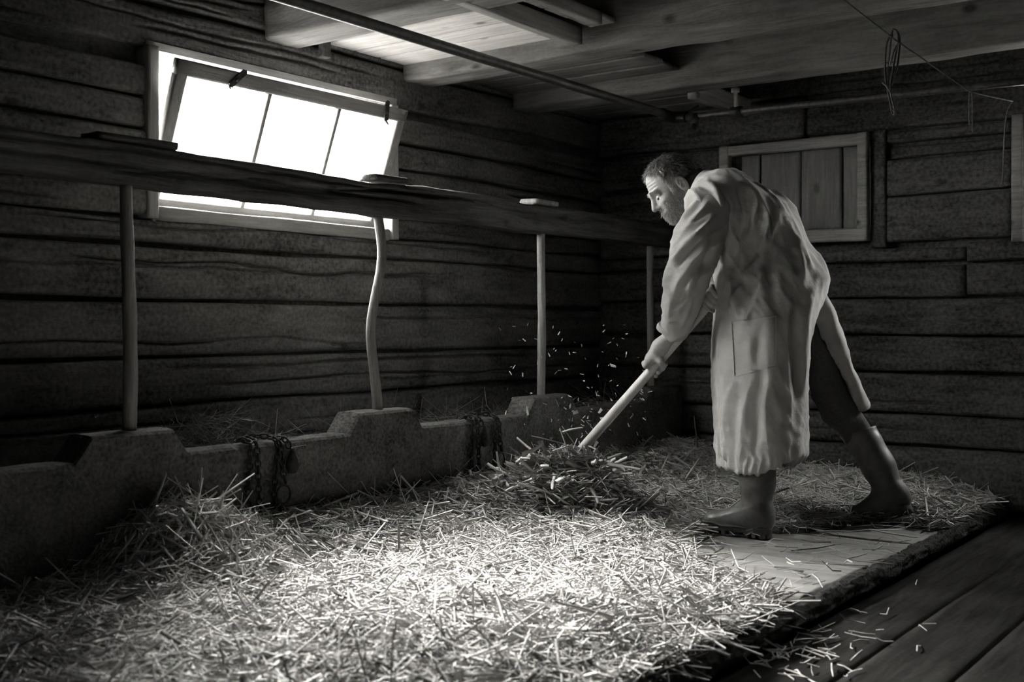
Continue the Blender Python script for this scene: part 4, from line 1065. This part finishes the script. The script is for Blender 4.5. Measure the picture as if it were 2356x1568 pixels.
# ================================================================== STRAW
def world_of(u, v): return PX(u, v, FPX*CAMZ/(v-HZ))[:2]
bare = np.array([world_of(u, v) for u, v in [(1590, 1296), (1596, 1236), (1640, 1214), (1786, 1226), (1880, 1218), (2000, 1210), (2195, 1222), (2260, 1190), (2300, 1330), (1850, 1480), (1778, 1404), (1700, 1345), (1655, 1322)]])
def in_world(x, y, poly): return inpoly(x, y, poly)
heapC = world_of(1245, 1215)
moundC = np.array([-2.88, 2.30])
def bed(x, y):
    """height of the straw bed"""
    P3 = np.stack([x*2.2, y*2.2, 0*x], -1)
    h = .045+.022*fbm(P3, 31, 3)
    h = h+.11*np.exp(-((x-(MX+.04))/.30)**2)*(.25+.75*sstep(y, 1.85, 2.2))+.05*sstep(y, 5.0, 5.8)
    h = h+.09*np.exp(-(((x-moundC[0])/.20)**2+((y-moundC[1])/.20)**2))-.03*sstep(moundC[1]-y, .05, .3)*(1-sstep(x, -2.9, -2.5))
    h = h+.030*np.exp(-(((x-heapC[0])/.50)**2+((y-heapC[1])/.42)**2))
    h = h+.02*np.exp(-(((y-2.0)/.5)**2))*(x < -1.7)
    h = h*(1-sstep(x, -1.62, -1.36)*.75)
    d = np.full(np.shape(x), 9.0)
    for a_, b_ in zip(bare, np.roll(bare, -1, 0)):
        e = b_-a_; t_ = np.clip(((x-a_[0])*e[0]+(y-a_[1])*e[1])/(e@e), 0, 1); d = np.minimum(d, np.hypot(x-a_[0]-t_*e[0], y-a_[1]-t_*e[1]))
    h = h*(.18+.82*sstep(d, .0, .30))
    return np.maximum(h, .008)
def bare_amount(x, y):
    jx = .05*fbm(np.stack([x*7, y*7, 0*x], -1), 41, 2); jy = .05*fbm(np.stack([x*7, y*7, 0*x+9], -1), 43, 2)
    return in_world(x+jx, y+jy, bare)
def straws(C, D0, L, W, kink, tone, seed, flat=.45):
    """n straws: centre C, direction D0, length L, half-width W; three-sided, bent at a joint"""
    r = np.random.default_rng(seed); n = len(C)
    D0 = D0/np.linalg.norm(D0, axis=1)[:, None]
    up = np.array([0, 0, 1.0]); s_ = np.cross(D0, up); bad = np.linalg.norm(s_, axis=1) < 1e-3; s_[bad] = (1, 0, 0); s_ /= np.linalg.norm(s_, axis=1)[:, None]; u_ = np.cross(s_, D0)
    ro = r.uniform(0, 2*math.pi, n)[:, None]; e1 = s_*np.cos(ro)+u_*np.sin(ro); e2 = np.cross(D0, e1)
    cut = r.uniform(.3, .7, n)[:, None]; L = L[:, None]
    mid = C+D0*L*(cut-.5)
    D1 = D0+kink[:, None]*e1; D1 /= np.linalg.norm(D1, axis=1)[:, None]
    P0 = mid-D0*L*cut; P2 = mid+D1*L*(1-cut)
    V = np.zeros((n, 3, 3, 3)); Wc = W[:, None]
    for k_, (p, ww) in enumerate(((P0, Wc*.9), (mid, Wc), (P2, Wc*.7))):
        for q in range(3):
            t_ = 2*math.pi*q/3; V[:, k_, q] = p+e1*(ww*math.cos(t_))+e2*(ww*flat*math.sin(t_))
    base = (np.arange(n)*9)[:, None, None]; k_, q_ = np.meshgrid(np.arange(2), np.arange(3), indexing='ij'); q2 = (q_+1) % 3
    F = np.stack([base+k_*3+q_, base+k_*3+q2, base+(k_+1)*3+q2, base+(k_+1)*3+q_], -1).reshape(-1, 4)
    return V.reshape(-1, 3), F, np.repeat(tone, 9)
def stuff(name, VFT, mat, label, cat, extra=None):
    V, F, tn = VFT
    if extra is not None:
        Ve, Fe, te = extra; F = np.vstack([F, Fe+len(V)]); V = np.vstack([V, Ve]); tn = np.r_[tn, te]
    o = obj(name, (V, F), mat, None, False); set_tone(o, tn); return tag(o, label, cat, None, 'stuff')
def rdir(n, r, sig=.16, yaw=None, ys=None):
    a = r.uniform(0, 2*math.pi, n) if yaw is None else yaw+r.normal(0, ys, n)
    p = r.normal(0, sig, n); return np.stack([np.cos(a)*np.cos(p), np.sin(a)*np.cos(p), np.sin(p)], 1)
def visible(x, y, m=.35):
    D = x*FW[0]+y*FW[1]; a = x*RT[0]+y*RT[1]
    return (D > 1.9) & (np.abs(a) < D*.4445+m) & (D < 8.5)
r = np.random.default_rng(21)
NS = 66000
x = r.uniform(MX+.01, -1.36, NS*2); y = r.uniform(.6, 5.68, NS*2)
keep = visible(x, y); x, y = x[keep], y[keep]
ba = bare_amount(x, y); keep = ~ba | (r.uniform(0, 1, len(x)) < .015)
Dd = x*FW[0]+y*FW[1]; keep &= r.uniform(0, 1, len(x)) < np.clip(1.25-.10*Dd, .5, 1)
x, y, ba, Dd = x[keep][:NS], y[keep][:NS], ba[keep][:NS], Dd[keep][:NS]
n = len(x)
hb = np.where(ba, .004, bed(x, y))
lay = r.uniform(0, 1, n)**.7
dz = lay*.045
D0 = rdir(n, r, .22)
nearm = np.exp(-(((x-moundC[0])/.26)**2+((y-moundC[1])/.24)**2)); stick = (r.uniform(0, 1, n) < .035+.30*nearm+.05*(x < MX+.25)) & ~ba; D0[stick] = rdir(stick.sum(), r, .55)
D0[ba, 2] *= .15
# slope of the bed
ex = (bed(x+.02, y)-bed(x-.02, y))/.04; ey = (bed(x, y+.02)-bed(x, y-.02))/.04
D0[:, 2] += np.where(ba, 0, ex*D0[:, 0]+ey*D0[:, 1])
L = np.clip(r.lognormal(math.log(.085), .55, n), .025, .34); L[stick] *= 1.2
W = np.clip(r.lognormal(math.log(.0026), .45, n), .0012, .0085)
kink = np.where(r.uniform(0, 1, n) < .4, r.normal(0, .5, n), r.normal(0, .08, n))
tone = np.clip(.12+.68*lay+r.normal(0, .2, n), 0, 1)  # deeper straws coloured darker, shade between the stalks put into the tone
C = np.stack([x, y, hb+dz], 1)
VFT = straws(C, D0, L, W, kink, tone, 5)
# matted base of the bed, coloured darkest to stand for shaded gaps
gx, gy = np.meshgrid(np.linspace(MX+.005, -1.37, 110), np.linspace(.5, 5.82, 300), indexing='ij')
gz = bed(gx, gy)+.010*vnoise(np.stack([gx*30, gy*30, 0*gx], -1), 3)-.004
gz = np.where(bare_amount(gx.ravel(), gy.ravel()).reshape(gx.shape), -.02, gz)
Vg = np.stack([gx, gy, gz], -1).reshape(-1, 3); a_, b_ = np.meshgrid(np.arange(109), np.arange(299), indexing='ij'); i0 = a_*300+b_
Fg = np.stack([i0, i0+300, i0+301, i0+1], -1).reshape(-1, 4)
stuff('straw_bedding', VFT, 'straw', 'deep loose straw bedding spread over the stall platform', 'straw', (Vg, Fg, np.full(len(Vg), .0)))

# heap being pushed by the fork
def cloud(n, seed, ux, zf, sig, yaw=None, ys=.5, Lm=.11, Wm=.003, tone0=.5):
    r = np.random.default_rng(seed)
    rr_ = np.sqrt(r.uniform(0, 1, n)); th = r.uniform(0, 2*math.pi, n)
    lx = rr_*np.cos(th); lc = rr_*np.sin(th); hh = np.maximum(0, (1-rr_**1.6))*r.uniform(0, 1, n)**.6
    P = np.array([heapC[0], heapC[1], .03])+np.outer(lx*ux[0], UA)+np.outer(lc*ux[1], CA)+np.outer(hh*zf, ZA)
    lean_ = hh*zf*.35; P = P+np.outer(lean_, UA)
    L = np.clip(r.lognormal(math.log(Lm), .45, n), .03, .36)
    return straws(P, rdir(n, r, sig, yaw, ys), L, r.uniform(.6, 1.4, n)*Wm, r.normal(0, .35, n), np.clip(tone0+r.normal(0, .25, n), 0, 1), seed)
ya = math.atan2(UA[1], UA[0])
A1 = cloud(7500, 61, (.38, .30), .31, .36, ya, .8, .12, .0036, .68)
A2 = cloud(480, 62, (.46, .34), .40, .5, ya, 1.1, .075, .0105, .8)
def cat3(*a):
    Vs, Fs, Ts, n = [], [], [], 0
    for V, F, T in a: Vs.append(V); Fs.append(F+n); Ts.append(T); n += len(V)
    return np.vstack(Vs), np.vstack(Fs), np.concatenate(Ts)
stuff('straw_heap', cat3(A1, A2), 'straw', 'tumbling heap of straw tossed up at the pitchfork head', 'straw')

# hay lying in the trough
n = 1500; r = np.random.default_rng(71)
yy = r.normal(2.71, .16, n); xx = MX-MT-.10+r.normal(0, .08, n); zz = .30+np.abs(r.normal(0, .10, n))*np.exp(-((yy-2.71)/.26)**2)
far = slice(1100, n); yy[far] = r.uniform(2.4, 5.6, n-1100); zz[far] = .425+r.uniform(0, .02, n-1100)*1; xx[far] = MX-MT-.03+r.normal(0, .04, n-1100)
Dh = rdir(n, r, .45); stuff('trough_hay', straws(np.stack([np.clip(xx, WX+.2, MX-.02), yy, zz], 1), Dh, r.uniform(.08, .36, n), r.uniform(.0008, .0018, n), r.normal(0, .5, n), r.uniform(0, 1, n), 8), 'hay', 'tuft of dry hay and wisps lying in the concrete trough', 'hay')

# single stalks: on the lower floor, over the platform edge, long ones on top of the bed
def one_straw(name, C, D, L, W, kn, seed, label, group, cat='straw stalk'):
    V, F, _ = straws(np.array([C]), np.array([D]), np.array([L]), np.array([W]), np.array([kn]), np.array([.7]), seed, .6)
    o = obj(name, (V, F), 'loose_straw', None, False, base=C); return tag(o, label, cat, group)
r = np.random.default_rng(81)
cl = np.array([world_of(u, v) for u, v in [(1700, 1450), (1790, 1500), (1880, 1440), (1760, 1540)]])
cnt = 0
while cnt < 70:
    if r.uniform() < .8:
        u, v = r.normal(1800, 80), r.normal(1500, 45)
    else: u, v = r.uniform(1850, 2150), r.uniform(1290, 1500)
    if v < 1290 or v > 1566: continue
    p = PX(u, v, FPX*(CAMZ-FZ)/(v-HZ))
    if p[0] < -1.30: continue
    a = r.uniform(0, math.pi*2); Ls = r.uniform(.03, .13)
    one_straw('straw_stalk', (p[0], p[1], FZ+.006+r.uniform(0, .008)), (math.cos(a), math.sin(a), r.normal(0, .06)), Ls, r.uniform(.0018, .0034), r.normal(0, .5), cnt, 'loose straw stalk lying on the dark lower floor planks', 'stalks on the lower floor'); cnt += 1
for q in range(26):
    yv = r.uniform(2.25, 3.15); xv = r.uniform(-1.42, -1.33)
    one_straw('straw_stalk', (xv+.01, yv, r.uniform(.0, .05)), (r.uniform(.3, 1), r.normal(0, .6), r.uniform(-.8, .8)), r.uniform(.08, .2), r.uniform(.002, .0034), r.normal(0, .4), 200+q, 'straw stalk sticking out over the ragged platform edge', 'stalks on the platform edge')
for q in range(60):
    u, v = r.uniform(60, 1650), r.uniform(1230, 1560); p = world_of(u, v)
    if bare_amount(p[:1], p[1:2])[0] or p[0] > -1.45: continue
    a = r.uniform(0, math.pi*2); hb_ = float(bed(p[0], p[1]))
    one_straw('straw_stalk', (p[0], p[1], hb_+.045), (math.cos(a), math.sin(a), r.normal(.12, .2)), r.uniform(.18, .34), r.uniform(.0024, .0042), r.normal(0, .5), 300+q, 'long pale straw stalk lying on top of the bedding', 'long stalks on the bedding')
# chaff flying round the handle
r = np.random.default_rng(91)
for q in range(150):
    if q < 70: u, v, D = r.normal(1330, 75), r.normal(960, 60), r.uniform(4.9, 5.5)
    else: u, v, D = r.uniform(1150, 1490), r.uniform(740, 1000), r.uniform(4.8, 5.6)
    c = PX(u, v, D); big = q < 12
    if c[2] < .2: continue
    a, b = r.normal(size=3), r.normal(size=3); a /= np.linalg.norm(a); b = b-a*np.dot(a, b); b /= np.linalg.norm(b); nn = np.cross(a, b)
    l, wd = (r.uniform(.012, .024), r.uniform(.006, .010)) if big else (r.uniform(.004, .012), r.uniform(.0012, .003))
    V = np.array([c+a*l*sx+b*wd*sy+nn*.0008*sz+nn*.1*l*(sx > 0) for sx, sy, sz in [(-1, -.6, -1), (1, -1, -1), (.8, 1, -1), (-.9, .7, -1), (-1, -.6, 1), (1, -1, 1), (.8, 1, 1), (-.9, .7, 1)]])
    o = obj('chaff_flake', (V, [(0, 3, 2, 1), (4, 5, 6, 7), (0, 1, 5, 4), (1, 2, 6, 5), (2, 3, 7, 6), (3, 0, 4, 7)]), 'loose_straw', None, False, base=c)
    tag(o, 'pale flake of chaff flying in the air around the pitchfork handle', 'chaff', 'flying chaff')
